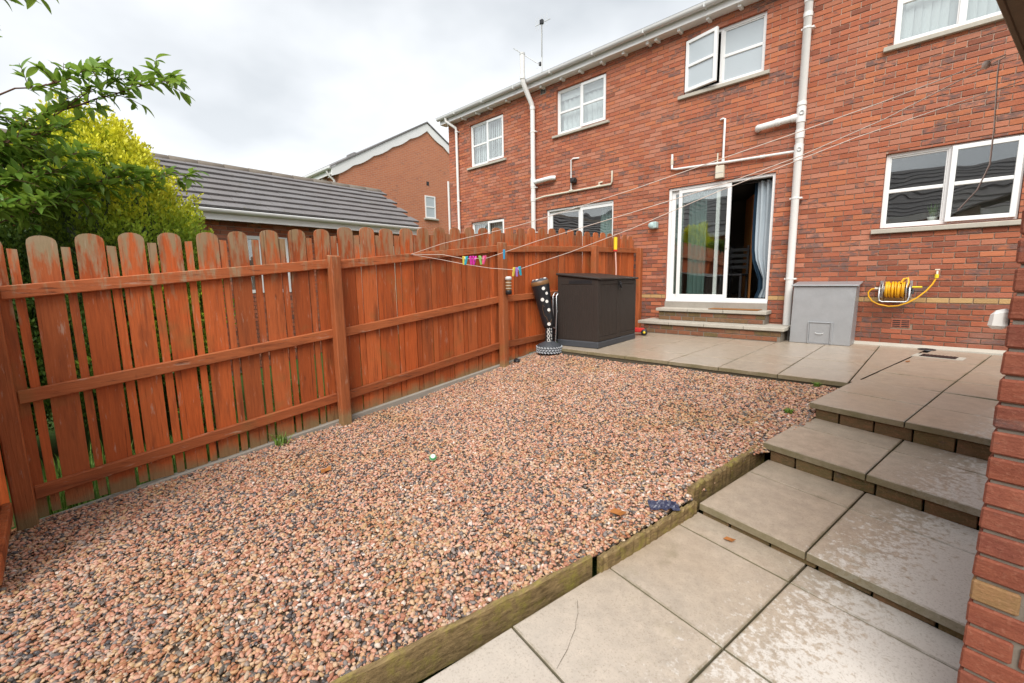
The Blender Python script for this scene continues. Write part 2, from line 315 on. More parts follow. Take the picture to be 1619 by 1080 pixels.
M['blind'] = m_plain('white_blind_fabric', (.70,.72,.74), .85, .15, 0, .1, 5, .02); M['tile'] = m_tile('roof_tile'); M['bark'] = m_plain('bark', (.15,.075,.05), .85, .2, 0, .5, 18, .4)
M['edging'] = None
t = NT('mossy_timber'); P = t.n('ShaderNodeNewGeometry').outputs['Position']; v = t.coord()
g = t.noise(t.n('ShaderNodeMapping', Vector=v, Scale=(26,4,26)).outputs[0], 2.2, 7, .72, .3); a_ = t.noise(P, 11, 6, .7); b_ = t.noise(P, 45, 5, .7)
c = t.mix(t.math('MULTIPLY', t.math('SUBTRACT', g, .3), 2.4, True), (.085,.055,.025), (.36,.255,.12)); c = t.mix(t.math('MULTIPLY', t.math('SUBTRACT', a_, .50), 4.5, True), c, (.27,.23,.05)); c = t.mix(t.math('MULTIPLY', t.math('SUBTRACT', b_, .55), 3, True), c, (.11,.085,.035))
M['edging'] = t.end(c, .85, t.bump(t.math('ADD', g, b_), .6, .008), .2)
t = NT('gravel_stone'); oi = t.n('ShaderNodeObjectInfo').outputs['Random']; P = t.n('ShaderNodeNewGeometry').outputs['Position']; n = t.noise(t.coord(), 60, 3); f = t.noise(t.coord(), 260, 3)
stones = [(.0,(.075,.08,.09)),(.05,(.15,.145,.14)),(.11,(.24,.225,.21)),(.17,(.11,.105,.10)),(.20,(.34,.30,.27)),(.25,(.42,.19,.115)),(.33,(.62,.35,.25)),(.43,(.68,.43,.32)),(.53,(.50,.25,.15)),(.60,(.62,.45,.31)),(.68,(.46,.24,.13)),(.74,(.60,.38,.22)),(.81,(.57,.47,.37)),(.87,(.66,.50,.33)),(.93,(.52,.37,.19)),(.985,(.74,.69,.62))]
pt = t.noise(P, 1.15, 4, .6); oi2 = t.n('ShaderNodeClamp', i0=t.math('ADD', oi, t.math('MULTIPLY', t.math('SUBTRACT', pt, .52), .42))).outputs[0]
c = t.ramp(oi2, stones, 'CONSTANT'); c = t.mix(1, c, (.90,.83,.82), 'MULTIPLY'); c = t.mix(t.math('MULTIPLY', n, .45), c, t.mix(1, c, (.72,.62,.55), 'MULTIPLY')); c = t.mix(t.math('MULTIPLY', t.math('SUBTRACT', f, .55), 2, True), c, (.60,.45,.37))
big = t.noise(P, 1.9, 4, .6); c = t.mix(t.math('MULTIPLY', t.math('SUBTRACT', big, .50), 3.0, True), c, t.mix(1, c, (.86,.80,.52), 'MULTIPLY'))
M['stone'] = t.end(c, t.math('ADD', t.math('MULTIPLY', n, .3), .38), t.bump(f, .2, .002), .42)
t = NT('grass_blade'); c = t.mix(t.n('ShaderNodeAttribute', {'attribute_name':'bc'}).outputs['Fac'], (.06,.13,.02), (.20,.32,.05)); M['grass'] = t.end(c, .6, None, .3)
t = NT('lawn_ground'); P = t.n('ShaderNodeNewGeometry').outputs['Position']; n = t.noise(P, 3, 5); n2 = t.noise(P, 60, 3); c = t.mix(n, (.05,.10,.022), (.10,.17,.04)); c = t.mix(t.math('MULTIPLY', n2, .5), c, (.04,.065,.02)); M['lawn'] = t.end(c, .95, t.bump(n2, .8, .03), .1)
t = NT('frosted_glass'); n = t.noise(t.coord(), 120, 2); c = t.mix(t.noise(t.coord(), 1.5, 2), (.40,.45,.48), (.48,.53,.56)); M['frost'] = t.end(c, .22, t.bump(n, .04, .002), .5)
def m_texbrick(name, c1, c2, mor):
    t = NT(name); P = t.n('ShaderNodeNewGeometry').outputs['Position']; s_ = t.n('ShaderNodeSeparateXYZ', i0=P)
    v = t.n('ShaderNodeCombineXYZ', i0=t.math('ADD', s_.outputs[0], s_.outputs[1]), i1=s_.outputs[2]).outputs[0]
    b = t.n('ShaderNodeTexBrick', Vector=v, Color1=(*c1,1), Color2=(*c2,1), Mortar=(*mor,1), Scale=1.0)
    for k, x in (('Mortar Size',.006),('Brick Width',.225),('Row Height',.075),('Bias',-.2)): b.inputs[k].default_value = x
    n = t.noise(P, 1.1, 5, .6); n2 = t.noise(t.n('ShaderNodeMapping', Vector=P, Scale=(3,3,9)).outputs[0], 1.5, 3)
    c = t.mix(t.math('MULTIPLY', t.math('SUBTRACT', n2, .58), 4, True), b.outputs['Color'], (.17,.10,.09)); c = t.mix(t.math('MULTIPLY', n, .35), c, (.55,.30,.20))
    return t.end(c, .85, t.bump(b.outputs['Fac'], -.35, .006), .2)
M['farbrick'] = m_texbrick('far_brick', (.50,.175,.085), (.44,.145,.075), (.46,.30,.22))

# ------------------------------------------------------------------ brickwork
BR = [(.41,.138,.074),(.39,.128,.070),(.40,.155,.094),(.36,.112,.062),(.44,.152,.076),(.35,.122,.075),(.42,.172,.11)]
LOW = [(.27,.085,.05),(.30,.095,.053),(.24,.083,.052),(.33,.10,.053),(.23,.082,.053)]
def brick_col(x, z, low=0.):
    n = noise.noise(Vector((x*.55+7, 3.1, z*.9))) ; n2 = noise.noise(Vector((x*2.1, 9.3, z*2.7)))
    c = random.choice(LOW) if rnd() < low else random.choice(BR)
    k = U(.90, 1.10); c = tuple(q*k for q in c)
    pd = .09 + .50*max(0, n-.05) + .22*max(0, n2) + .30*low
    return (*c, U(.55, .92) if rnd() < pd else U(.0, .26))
def subtract(r, o):
    x0,x1,z0,z1 = r; a,b,c,d = o
    if a >= x1-1e-6 or b <= x0+1e-6 or c >= z1-1e-6 or d <= z0+1e-6: return [r]
    out = []
    if a > x0: out.append((x0,a,z0,z1))
    if b < x1: out.append((b,x1,z0,z1))
    m0, m1 = max(x0,a), min(x1,b)
    if c > z0: out.append((m0,m1,z0,c))
    if d < z1: out.append((m0,m1,d,z1))
    return out
full_brick = {}
def brick_object(parent, w_, h_, Mx, col, dep=.024, jit=.0012, ch=.0035):
    key = (round(w_,3), round(h_,3), round(dep,3), ch)
    if key not in full_brick or rnd() < .0:
        ms = []
        for _ in range(3):
            mb = MB(); P = [[0,0,0],[w_,0,0],[w_,dep,0],[0,dep,0],[0,0,h_],[w_,0,h_],[w_,dep,h_],[0,dep,h_]]
            P = [[q[0]+U(-.0015,.0015), q[1]+(U(-.0012,.0012) if q[1] == 0 else 0), q[2]+U(-.0015,.0015)] for q in P]
            mb.poly8(P, None, None, ch); me = mb.mesh('brick'); me.materials.append(M['brick_o']); ms.append(me)
        full_brick[key] = ms
    o = bpy.data.objects.new('brick', random.choice(full_brick[key])); COL.objects.link(o)
    o.parent = parent; o.matrix_local = Mx @ Matrix.Translation((0, U(-jit, jit), 0)); o.color = col
    return o
def brick_wall(parent, W_, z0, z1, openings, Mx, colf, single=300, zref=.675, joint=.010, cream=None, ranked=True, depth=.024, xoff=0):
    # Mx maps (along, outward = -y, up) to world; bricks stand .006 proud of the mortar
    todo = []
    k0 = math.floor((z0-zref)/.075)
    k = k0
    while zref + k*.075 < z1:
        zb = zref + k*.075; x = W_[0] - .225 + (.1125 if k % 2 else 0) + xoff
        while x < W_[1]:
            rs = [(max(x, W_[0]), min(x+.225-joint, W_[1]), max(zb, z0), min(zb+.0625, z1))]
            for o in openings: rs = [q for r in rs for q in subtract(r, o)]
            for r in rs:
                if r[1]-r[0] > .02 and r[3]-r[2] > .012:
                    col = cream(r[0]) if (cream and k == 0) else colf((r[0]+r[1])/2, (r[2]+r[3])/2)
                    todo.append((r, col))
            x += .225
        k += 1
    def size(it):
        r = it[0]; p = [pix(Mx @ Vector((x, 0, z))) for x in r[:2] for z in r[2:]]
        if any(q is None for q in p): return 0
        cx = sum(q[0] for q in p)/4; cy = sum(q[1] for q in p)/4
        if not (-20 < cx < 1600 and -20 < cy < 1100): return 0
        return (r[1]-r[0])*(r[3]-r[2])/(p[0][2]**2)
    todo.sort(key=size, reverse=True)
    for r, col in todo[:single]:
        brick_object(parent, r[1]-r[0], r[3]-r[2], Mx @ Matrix.Translation((r[0], 0, r[2])), col, depth)
    mb = MB()
    for r, col in todo[single:]:
        j = U(-.0015, .0015); mb.box(r[0]+U(-.001,.001), r[1]+U(-.001,.001), j, depth, r[2]+U(-.0008,.0008), r[3]+U(-.0008,.0008), col, Mx)
    if mb.v: tag(mb.build('brickwork', M['brick'], parent), kind='stuff')
def sheet(W_, z0, z1, openings, y, Mx, mb=None):
    mb = mb or MB()
    xs = sorted({W_[0], W_[1], *[min(max(q,W_[0]),W_[1]) for o in openings for q in o[:2]]}); zs = sorted({z0, z1, *[min(max(q,z0),z1) for o in openings for q in o[2:]]})
    for a, b in zip(xs, xs[1:]):
        for c, d in zip(zs, zs[1:]):
            if any(o[0] <= a+1e-6 and o[1] >= b-1e-6 and o[2] <= c+1e-6 and o[3] >= d-1e-6 for o in openings): continue
            mb.add([(a,y,c),(b,y,c),(b,y,d),(a,y,d)], [(0,1,2,3)], None, Mx)
    return mb

# ------------------------------------------------------------------ ground, gravel
def lerp_tab(tab, x):
    if x <= tab[0][0]: return tab[0][1]
    for (a, b), (c, d) in zip(tab, tab[1:]):
        if x <= c: return b + (d-b)*(x-a)/(c-a)
    return tab[-1][1]
GP = [(-150,-1.2),(-9,-.78),(-6.3,-.60),(-4,-.32),(-3,-.2),(0,-.14),(150,-.14)]
mb = MB(); xs = [-200,-60,-20,-10,-3.7,3,20,60,200]; ys = [-200,-60,-20,-9,-6.3,-4,-3,0,9,30,200]
vs_ = [(x, y, lerp_tab(GP, y)) for y in ys for x in xs]; n = len(xs)
mb.add(vs_, [(j*n+i, j*n+i+1, (j+1)*n+i+1, (j+1)*n+i) for j in range(len(ys)-1) for i in range(n-1)])
tag(mb.build('ground', M['lawn']), 'green lawn and soil around the houses', 'ground', kind='structure')

GL = [(-9.2,-.62),(-8.6,-.585),(-7.2,-.475),(-6.3,-.42),(-5,-.31),(-4,-.175),(-3.06,-.065)]
GR = [(-9.2,-.46),(-7.6,-.375),(-6.6,-.335),(-5.8,-.31),(-5.2,-.24),(-4.83,-.195),(-4.03,-.085),(-3.06,-.035)]
XR = [(-9.2,-.90),(-7.58,-.548),(-6.59,-.335),(-5.71,-.175),(-4.95,-.06),(-4.84,.05),(-4.10,.15),(-4.03,.17),(-3.06,.31)]
def gz(x, y):
    t = (x+3.68)/(lerp_tab(XR, y)+3.68); t = min(1, max(0, t))
    return lerp_tab(GL, y)*(1-t)+lerp_tab(GR, y)*t + .022*noise.noise(Vector((x*1.3, y*1.3, .3)))
mb = MB(); ny, nx = 60, 40; vs_ = []
for j in range(ny+1):
    y = -8.74 + (8.74-3.07)*j/ny; xr = lerp_tab(XR, y)
    for i in range(nx+1):
        x = -3.655 + (xr+3.655)*i/nx; vs_.append((x, y, gz(x, y)-.012))
mb.add(vs_, [(j*(nx+1)+i, j*(nx+1)+i+1, (j+1)*(nx+1)+i+1, (j+1)*(nx+1)+i) for j in range(ny) for i in range(nx)])
gravel = tag(mb.build('gravel', M['soil']), 'pink and grey pebble gravel filling the garden', 'gravel', kind='stuff')
stones = bpy.data.collections.new('gravel_stones')
import bmesh
for k in range(9):
    bm = bmesh.new(); bmesh.ops.create_icosphere(bm, subdivisions=2, radius=1)
    sx, sy, sz = U(.0095,.0145), U(.007,.0102), U(.0048,.0075); sd_ = U(0, 99)
    for v in bm.verts:
        q = v.co.copy(); d = 1 + .34*noise.noise(q*1.15+Vector((sd_,0,0))) + .10*noise.noise(q*2.6+Vector((0,sd_,0)))
        v.co = Vector((q.x*sx, q.y*sy, q.z*sz))*d
    me = bpy.data.meshes.new('stone'); bm.to_mesh(me); bm.free(); me.polygons.foreach_set('use_smooth', [True]*len(me.polygons)); me.materials.append(M['stone'])
    stones.objects.link(bpy.data.objects.new('stone', me))
ng = bpy.data.node_groups.new('scatter', 'GeometryNodeTree'); ng.interface.new_socket('Geometry', in_out='INPUT', socket_type='NodeSocketGeometry'); ng.interface.new_socket('Geometry', in_out='OUTPUT', socket_type='NodeSocketGeometry')
def gn(t, **k):
    n_ = ng.nodes.new(t)
    for a, b in k.items(): setattr(n_, a, b)
    return n_
gi, go = gn('NodeGroupInput'), gn('NodeGroupOutput'); ds = gn('GeometryNodeDistributePointsOnFaces'); ds.inputs['Density'].default_value = 7200
ci = gn('GeometryNodeCollectionInfo'); ci.inputs['Collection'].default_value = stones; ci.inputs['Separate Children'].default_value = True; ci.inputs['Reset Children'].default_value = True
ip = gn('GeometryNodeInstanceOnPoints'); ip.inputs['Pick Instance'].default_value = True
rr_ = gn('FunctionNodeRandomValue', data_type='FLOAT_VECTOR'); rr_.inputs[0].default_value = (-.55,-.55,0); rr_.inputs[1].default_value = (.55,.55,6.283)
rs_ = gn('FunctionNodeRandomValue', data_type='FLOAT'); rs_.inputs[2].default_value = .42; rs_.inputs[3].default_value = 1.4
ro_ = gn('FunctionNodeRandomValue', data_type='FLOAT_VECTOR'); ro_.inputs[0].default_value = (0,0,-.004); ro_.inputs[1].default_value = (0,0,.016); ro_.inputs['Seed'].default_value = 5
sp_ = gn('GeometryNodeSetPosition'); jn = gn('GeometryNodeJoinGeometry'); L_ = ng.links.new
L_(gi.outputs[0], ds.inputs['Mesh']); L_(ds.outputs['Points'], sp_.inputs['Geometry']); L_(ro_.outputs[0], sp_.inputs['Offset']); L_(sp_.outputs[0], ip.inputs['Points']); L_(ci.outputs[0], ip.inputs['Instance'])
L_(rr_.outputs[0], ip.inputs['Rotation']); L_(rs_.outputs[1], ip.inputs['Scale']); L_(ip.outputs[0], jn.inputs[0]); L_(gi.outputs[0], jn.inputs[0]); L_(jn.outputs[0], go.inputs[0])
gravel.modifiers.new('stones', 'NODES').node_group = ng

# ------------------------------------------------------------------ patio
PZ = lambda y: .03 + .005*(y+3.06)
patio = MB(); patio.add([(-3.66,-3.045,-.01),(.30,-3.045,-.01),(1.8,0,.006),(-3.66,0,.006)], [(0,1,2,3)]); patio.add([(-3.66,-3.045,-.01),(.30,-3.045,-.01),(.30,-3.045,-.2),(-3.66,-3.045,-.2)], [(3,2,1,0)])
patio = tag(patio.build('patio', M['jointsand']), 'buff paved patio along the foot of the house', 'patio', kind='structure')
def slab(parent, P4, th=.045, ch=.0045, dz=None, mat=None):
    d = U(-.0015,.0015) if dz is None else dz
    t_ = [U(-.001,.001)+d for _ in range(4)]
    c = sum((Vector(p) for p in P4), Vector())/4
    top = [Vector(p)-c+Vector((0,0,t_[i])) for i, p in enumerate(P4)]
    def ring(ins, dz_):
        out = []
        for i in range(4):
            p, a, b = top[i], top[(i+1)%4], top[(i-1)%4]; e1, e2 = a-p, b-p
            out.append(p+e1*(min(ins, e1.length*.42)/e1.length)+e2*(min(ins, e2.length*.42)/e2.length)+Vector((0,0,dz_)))
        return out
    rg = [ring(0,-th), ring(0,-ch), ring(ch,0), ring(.008,0), ring(.03,0)]; mb = MB(); vs_ = [p for q in rg for p in q]
    fs = [(i*4+j, i*4+(j+1)%4, (i+1)*4+(j+1)%4, (i+1)*4+j) for i in range(4) for j in range(4)]+[(16,17,18,19)]
    mb.add(vs_, fs); o = mb.build('paving_slab', mat or M['slab'], parent, c)
    o.data.attributes.new('edge', 'FLOAT', 'POINT').data.foreach_set('value', [1.]*12+[.8]*4+[0.]*4); return o
G = .004
xc = [.26-.608*k for k in range(6)]+[-3.655]; yc = [-3.06,-2.45,-1.84,-1.23,-.62,-.06]
for i in range(len(xc)-1):
    for j in range(len(yc)-1):
        a, b, c, d = xc[i+1]+G, xc[i]-G, yc[j]+G, yc[j+1]-G
        if b-a < .03: continue
        slab(patio, [(a,c,PZ(c)),(b,c,PZ(c)),(b,d,PZ(d)),(a,d,PZ(d))])
mb = MB(); mb.prism([(-.075,.0),(.0,.0),(.0,.085),(-.02,.075),(-.07,.047)], -.84, 2.6, 'x'); mb.build('fillet', M['fillet'], patio)

# ------------------------------------------------------------------ path and garden steps (turned about nine degrees from the house)
TH = -.1613; OX, OY = .325, -6.606; ct, st_ = math.cos(TH), math.sin(TH)
def Q(a, b, z): return (OX+a*ct-b*st_, OY+a*st_+b*ct, z)
MP = Matrix(((ct,-st_,0,OX),(st_,ct,0,OY),(0,0,1,0),(0,0,0,1)))
z0f = lambda a, b: -.431+.021*b-.045*a
z1f = lambda a, b: -.335+.045*(b-.805)-.045*a
z2f = lambda a, b: -.168+.034*(b-1.697)-.045*a
z3f = lambda a, b: .002+.02*(b-2.508)-.022*a
def ztop(a, b): return z3f(a, b) if b < 3.7 else PZ(Q(a,b,0)[1])
path = MB()
for (b0,b1,zf,dz) in ((-3.2,.88,z0f,-.04),(.86,1.76,z1f,-.04),(1.75,2.56,z2f,-.04),(2.55,3.7,z3f,-.04),(3.7,6.65,ztop,-.03)):
    path.add([Q(a,b,zf(a,b)+dz) for a, b in ((-.60,b0),(1.9,b0),(1.9,b1),(-.60,b1))], [(0,1,2,3)])
path = tag(path.build('garden_path', M['jointsand']), 'paved garden path climbing three low steps to the patio', 'path', kind='structure')
AC = [-.612, 0, .624, 1.25, 1.9]
def row(b0, b1, zf, e=-.612, th=.045, g=.0045):
    ac = [e]+AC[1:]
    for a0, a1 in zip(ac, ac[1:]):
        slab(path, [Q(a,b,zf(a,b)) for a, b in ((a0+g,b0+g),(a1-g,b0+g),(a1-g,b1-g),(a0+g,b1-g))], th)
for b0, b1 in ((-2.5,-1.872),(-1.872,-1.248),(-1.248,-.624),(-.624,0),(0,.624),(.624,.835)): row(b0, b1, z0f)
row(.805,1.436,z1f,-.589); row(1.436,1.727,z1f,-.589)
row(1.697,2.242,z2f,-.619); row(2.242,2.538,z2f,-.619)
row(2.508,3.084,z3f,-.618); row(3.084,3.698,z3f,-.618)
for b0 in (3.698,4.3,4.905,5.51): row(b0, b0+(.605 if b0 > 3.7 else .602), ztop, -.60)
row(6.115, 6.5, ztop, -.55)
RB = [(.12,.088,.042),(.145,.11,.05),(.10,.082,.036),(.13,.088,.044)]
for bn, zt, zb_ in ((.805,z1f,z0f),(1.697,z2f,z1f),(2.508,z3f,z2f)):
    a = -.57
    while a < 1.88:
        w_ = .215 if a > -.5 else .16; bb = bn+.022
        lo = zb_(a,bb)-.01; h_ = zt(a,bn)-.045-lo-.001
        brick_object(path, w_, round(h_,2), MP @ Matrix.Translation((a,bb,lo)), (*random.choice(RB), .35), .05, .002); a += w_+.011
mb = MB(); P0 = [(.27,-3.0,.031),(.300,-2.99,.031),(.70,-.5,.0425),(.77,-.06,.0445),(.27,-.06,.0445)]; mb.add(P0, [(0,1,2,3,4)]); mb.build('paving_slab', M['slab'], path)
mb = MB(); ck = [(-.254,-6.812),(-.225,-6.85),(-.209,-6.87),(-.185,-6.92),(-.167,-6.947),(-.150,-7.0),(-.129,-7.055),(-.115,-7.12),(-.107,-7.154)]
for (xa,ya),(xb,yb) in zip(ck, ck[1:]):
    za = [-.431+.021*(-(x-OX)*st_+(y-OY)*ct)-.045*((x-OX)*ct+(y-OY)*st_)+.0035 for x, y in ((xa,ya),(xb,yb))]; w_ = U(.0005,.001); mb.add([(xa-w_,ya,za[0]),(xa+w_,ya,za[0]),(xb+w_,yb,za[1]),(xb-w_,yb,za[1])], [(0,1,2,3)])
mb.build('crack', M['jointsand'], path)
# drain covers in the path by the house
dr = thing('drain_cover', 'black rectangular drain grating set in the paving near the kitchen wall', 'drain cover', (.88,-.78,PZ(-.78)), None, -.16)
mb = MB(); mb.box(-.23,.23,-.13,.13,-.02,.004); mb.build('surround', M['fillet'], dr)
mb = MB(); mb.box(-.165,.165,-.105,.105,.003,.008,None,None,.002); g_ = mb.build('grating', M['black'], dr)
for i in range(9):
    mb = MB(); mb.box(-.155+.035*i,-.140+.035*i,-.095,.095,.008,.0115); mb.build('bar', M['black'], g_)
dr2 = thing('gully_lid', 'small round dark gully lid against the foot of the kitchen wall', 'drain cover', (.76,-.17,PZ(-.15)))
mb = MB(); mb.lathe([(0,.0105),(.085,.0105),(.095,.006),(.095,-.01)], 20); mb.build('lid', M['black'], dr2); mb = MB(); mb.tube([(-.02,0,.012),(0,0,.017),(.02,0,.012)], .004, 6); mb.build('lug', M['black'], dr2)

# ------------------------------------------------------------------ timber edging boards
def edging(label, p0, p1, z0, z1, h, wdt=.05, ragged=.006):
    p0, p1 = Vector((*p0,0)), Vector((*p1,0)); d = (p1-p0); L = d.length; d.normalize(); nrm = Vector((-d.y, d.x, 0))   # nrm to the left, towards the gravel
    N = 40; mb = MB(); vs_ = []
    for i in range(N+1):
        s = L*i/N; z = z0+(z1-z0)*i/N; c = p0+d*s; q = [U(-ragged,ragged) for _ in range(6)]
        if i in (0, N): q = [x*.3 for x in q]
        ch = .007
        vs_ += [c+nrm*q[0]*.3+Vector((0,0,z-.08)), c+nrm*q[0]*.4+Vector((0,0,z+h-ch+q[1]*.5)), c+nrm*(ch+q[2]*.3)+Vector((0,0,z+h+q[1])), c+nrm*(wdt-ch+q[3]*.3)+Vector((0,0,z+h+q[4])), c+nrm*wdt+Vector((0,0,z+h-ch+q[4]*.5)), c+nrm*wdt+Vector((0,0,z-.08))]
    fs = [(i*6+j, (i+1)*6+j, (i+1)*6+(j+1)%6, i*6+(j+1)%6) for i in range(N) for j in range(6)]+[(0,1,2,3,4,5), tuple(N*6+k for k in (5,4,3,2,1,0))]
    mb.add(vs_, fs); o = mb.build('edging_board', M['edging']); return tag(o, label, 'edging', 'timber edging along the gravel')
edging('longest mossy edging board, nearest, along the lowest path slabs', (-.86,-9.1), (-.315,-6.60), -.44, -.405, .086, .026, .006)
edging('short ragged edging board between the long board and the first step', (-.275,-6.575), (-.135,-5.72), -.407, -.39, .082, .032, .010)
edging('upper mossy edging board beside the first step tread', (-.165,-5.70), (-.018,-4.74), -.33, -.28, .095, .046, .009)

# ------------------------------------------------------------------ the house
house = thing('terrace_house', 'two storey red brick terrace house with white windows, pipes and gutter', 'house', (0,0,0))
HX = (-9.65, 2.6); TOP = 5.42
OPEN = {'kitchen':(.114,1.44,1.72,2.74), 'patio':(-3.06,-1.253,.50,2.74), 'bath':(-2.83,-1.52,4.34,5.25), 'right':(.07,1.38,4.165,5.25), 'left2':(-5.76,-4.46,4.305,5.25), 'left3':(-8.74,-7.45,4.135,5.22), 'ndoor':(-6.06,-4.25,.50,2.70), 'nwin':(-8.78,-7.48,1.5,2.67)}
ops = list(OPEN.values())
I4 = Matrix.Identity(4)
wall = sheet(HX, -.2, TOP+.25, ops, .0125, I4)
wall.add([(HX[0],.007,-.2),(HX[0],8.5,-.2),(HX[0],8.5,TOP+.2),(HX[0],4.26,8.0),(HX[0],.007,TOP+.2)], [(4,3,2,1,0)])
wall.add([(HX[1],.007,-.2),(HX[1],8.5,-.2),(HX[1],8.5,TOP+.2),(HX[1],4.26,8.0),(HX[1],.007,TOP+.2)], [(0,1,2,3,4)]); wall.add([(HX[0],8.5,-.2),(HX[1],8.5,-.2),(HX[1],8.5,TOP+.2),(HX[0],8.5,TOP+.2)], [(3,2,1,0)])
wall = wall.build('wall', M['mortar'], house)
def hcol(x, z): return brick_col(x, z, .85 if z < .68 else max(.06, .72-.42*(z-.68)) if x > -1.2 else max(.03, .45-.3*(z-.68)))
def creamc(x): k = U(.85,1.1); return (.46*k,.30*k,.135*k,.2)
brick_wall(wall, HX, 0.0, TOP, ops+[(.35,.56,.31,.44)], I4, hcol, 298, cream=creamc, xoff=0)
# reveals of the openings, brick coloured
mb = MB()
for a, b, c, d in ops:
    k = (.40,.13,.07,.3)
    mb.add([(a,0.002,c),(a,.13,c),(a,.13,d),(a,0.002,d)], [(3,2,1,0)], k); mb.add([(b,0.002,c),(b,.13,c),(b,.13,d),(b,0.002,d)], [(0,1,2,3)], k)
    mb.add([(a,0.002,d),(b,0.002,d),(b,.13,d),(a,.13,d)], [(0,1,2,3)], k); mb.add([(a,.002,c),(b,.002,c),(b,.13,c),(a,.13,c)], [(3,2,1,0)], k)
mb.build('reveal', M['brick'], wall)
ab = MB(); ab.box(.353,.557,.004,.03,.313,.437,(.40,.13,.08,.2)); ab = ab.build('air_brick', M['brick'], house)
mb = MB()
for i in range(2):
    for j in range(4): mb.box(.368+.096*i,.452+.096*i,.0005,.003,.324+.027*j,.337+.027*j)
mb.build('slot', M['black'], ab)
mb = MB(); mb.box(-6.22,-6.06,-.004,.02,5.28,5.42); vb = mb.build('vent_grille', M['concrete'], house)
for i in range(3):
    mb = MB(); mb.box(-6.205+.048*i,-6.175+.048*i,-.007,-.003,5.30,5.40); mb.build('slot', M['black'], vb)
# rooms behind the openings
def room(x0,x1,y0,y1,z0,z1,m=None):
    mb = MB(); v = [(x0,y0,z0),(x1,y0,z0),(x1,y1,z0),(x0,y1,z0),(x0,y0,z1),(x1,y0,z1),(x1,y1,z1),(x0,y1,z1)]
    mb.add(v, [(7,6,5,4),(1,2,6,5),(2,3,7,6),(3,0,4,7)]); o = mb.build('room', m or M['room'], house)
    mb = MB(); mb.add(v, [(0,1,2,3)]); mb.build('floor', M['roomfloor'], o); return o
room(-1.05,2.5,.135,3.6,.62,2.95); dining = room(-4.1,-1.07,.135,4.0,.635,2.95); room(-9.6,-4.12,.135,3.5,.6,2.95)
for a, b in ((-9.6,-6.3),(-6.28,-3.4),(-3.38,-.6),(-.58,2.5)): room(a,b,.135,2.6,3.2,5.4)
def frame(mb, x0,x1,z0,z1,y0,y1,t, ch=.004):
    mb.box(x0,x0+t,y0,y1,z0,z1,None,None,ch); mb.box(x1-t,x1,y0,y1,z0,z1,None,None,ch); mb.box(x0+t,x1-t,y0+.001,y1-.001,z0,z0+t,None,None,ch); mb.box(x0+t,x1-t,y0+.001,y1-.001,z1-t,z1,None,None,ch)
def pane(parent, x0,x1,z0,z1,y, m=None):
    mb = MB(); mb.box(x0-.006,x1+.006,y,y+.004,z0-.006,z1+.006); return mb.build('pane', m or M['glass'], parent)
def sash(parent, x0,x1,z0,z1,y0,y1,t,bar,gm=None,name='sash',hinge=None,ang=0):
    ox = hinge if hinge is not None else 0
    mb = MB(); frame(mb, x0-ox,x1-ox,z0,z1,y0,y1,t)
    zm = z0+(z1-z0)*bar
    mb.box(x0+t-ox,x1-t-ox,y0+.002,y1-.002,zm-.024,zm+.024,None,None,.006)
    o = mb.build(name, M['upvc'], parent, (ox,0,0) if hinge is not None else None)
    if hinge is not None: o.rotation_euler.z = ang
    for a, b in ((z0+t,zm-.024),(zm+.024,z1-t)): pane(o, x0+t-ox,x1-t-ox,a,b,(y0+y1)/2,gm)
    return o
def window(key, sill_over=.085, sashy=-.012, gm=None, open_left=0, order='fs', sillh=.075, split=.5):
    x0,x1,z0,z1 = OPEN[key]; y0, y1 = .05, .115
    mb = MB(); frame(mb, x0+.003,x1-.003,z0+.002,z1-.003,y0,y1,.045); xm = x0+(x1-x0)*split; mb.box(xm-.028,xm+.028,y0+.001,y1-.001,z0+.047,z1-.048,None,None,.004)
    o = mb.build('window', M['upvc'], house)
    cols = [(x0+.046,xm-.026),(xm+.026,x1-.046)]
    for k, (a, b) in enumerate(cols):
        kind = order[k]
        if kind == 'f': sash(o, a,b,z0+.046,z1-.049,y0+.014,y1-.012,.018,.5,gm)
        else:
            if open_left and k == 0: sash(o, a-.02,b+.02,z0+.028,z1-.03,-.022,.03,.055,.5,gm,'sash',a-.018,-open_left)
            else: sash(o, a-.02,b+.02,z0+.028,z1-.03,y0+sashy-.03,y0-.001,.055,.5,gm)
    mb = MB(); xa, xb = x0-sill_over, x1+sill_over; zt = z0
    P = [(xa,-.055,zt-sillh),(xb,-.055,zt-sillh),(xb,.06,zt-sillh),(xa,.06,zt-sillh),(xa,-.055,zt-.018),(xb,-.055,zt-.018),(xb,.06,zt-.001),(xa,.06,zt-.001)]
    mb.poly8(P, None, None, .005); mb.build('window_sill', M['sill'], house); return o
window('kitchen', .085, -.012, None, 0, 'fs', .075)
window('bath', .09, 0, M['frost'], .21, 'sf', .075, .475)
window('right', .09, 0, None, 0, 'ff', .075); window('left2', .09, 0, None, 0, 'fs', .065); window('left3', .10, 0, None, 0, 'fs', .07); window('nwin', .09, 0, None, 0, 'fs', .07)
def slats(key, n, m, y=.165, twist=-.30):
    x0,x1,z0,z1 = OPEN[key]; r = MB(); r.box(x0-.02,x1+.02,y-.02,y+.03,z1-.06,z1-.01); r = r.build('blind', m, house); me = None
    for i in range(n):
        mb = MB(); w_ = (x1-x0)/n*.56
        mb.box(-w_,w_,-.0012,.0012,0,z1-z0-.05)
        if me is None: me = mb.mesh('slat'); me.materials.append(m)
        o = link('slat', me, None, r, (x0+(i+.5)*(x1-x0)/n, y, z0)); o.rotation_euler.z = twist+U(-.12,.12)
slats('right', 15, M['blind']); slats('left3', 17, M['blind']); slats('nwin', 16, M['blind'])
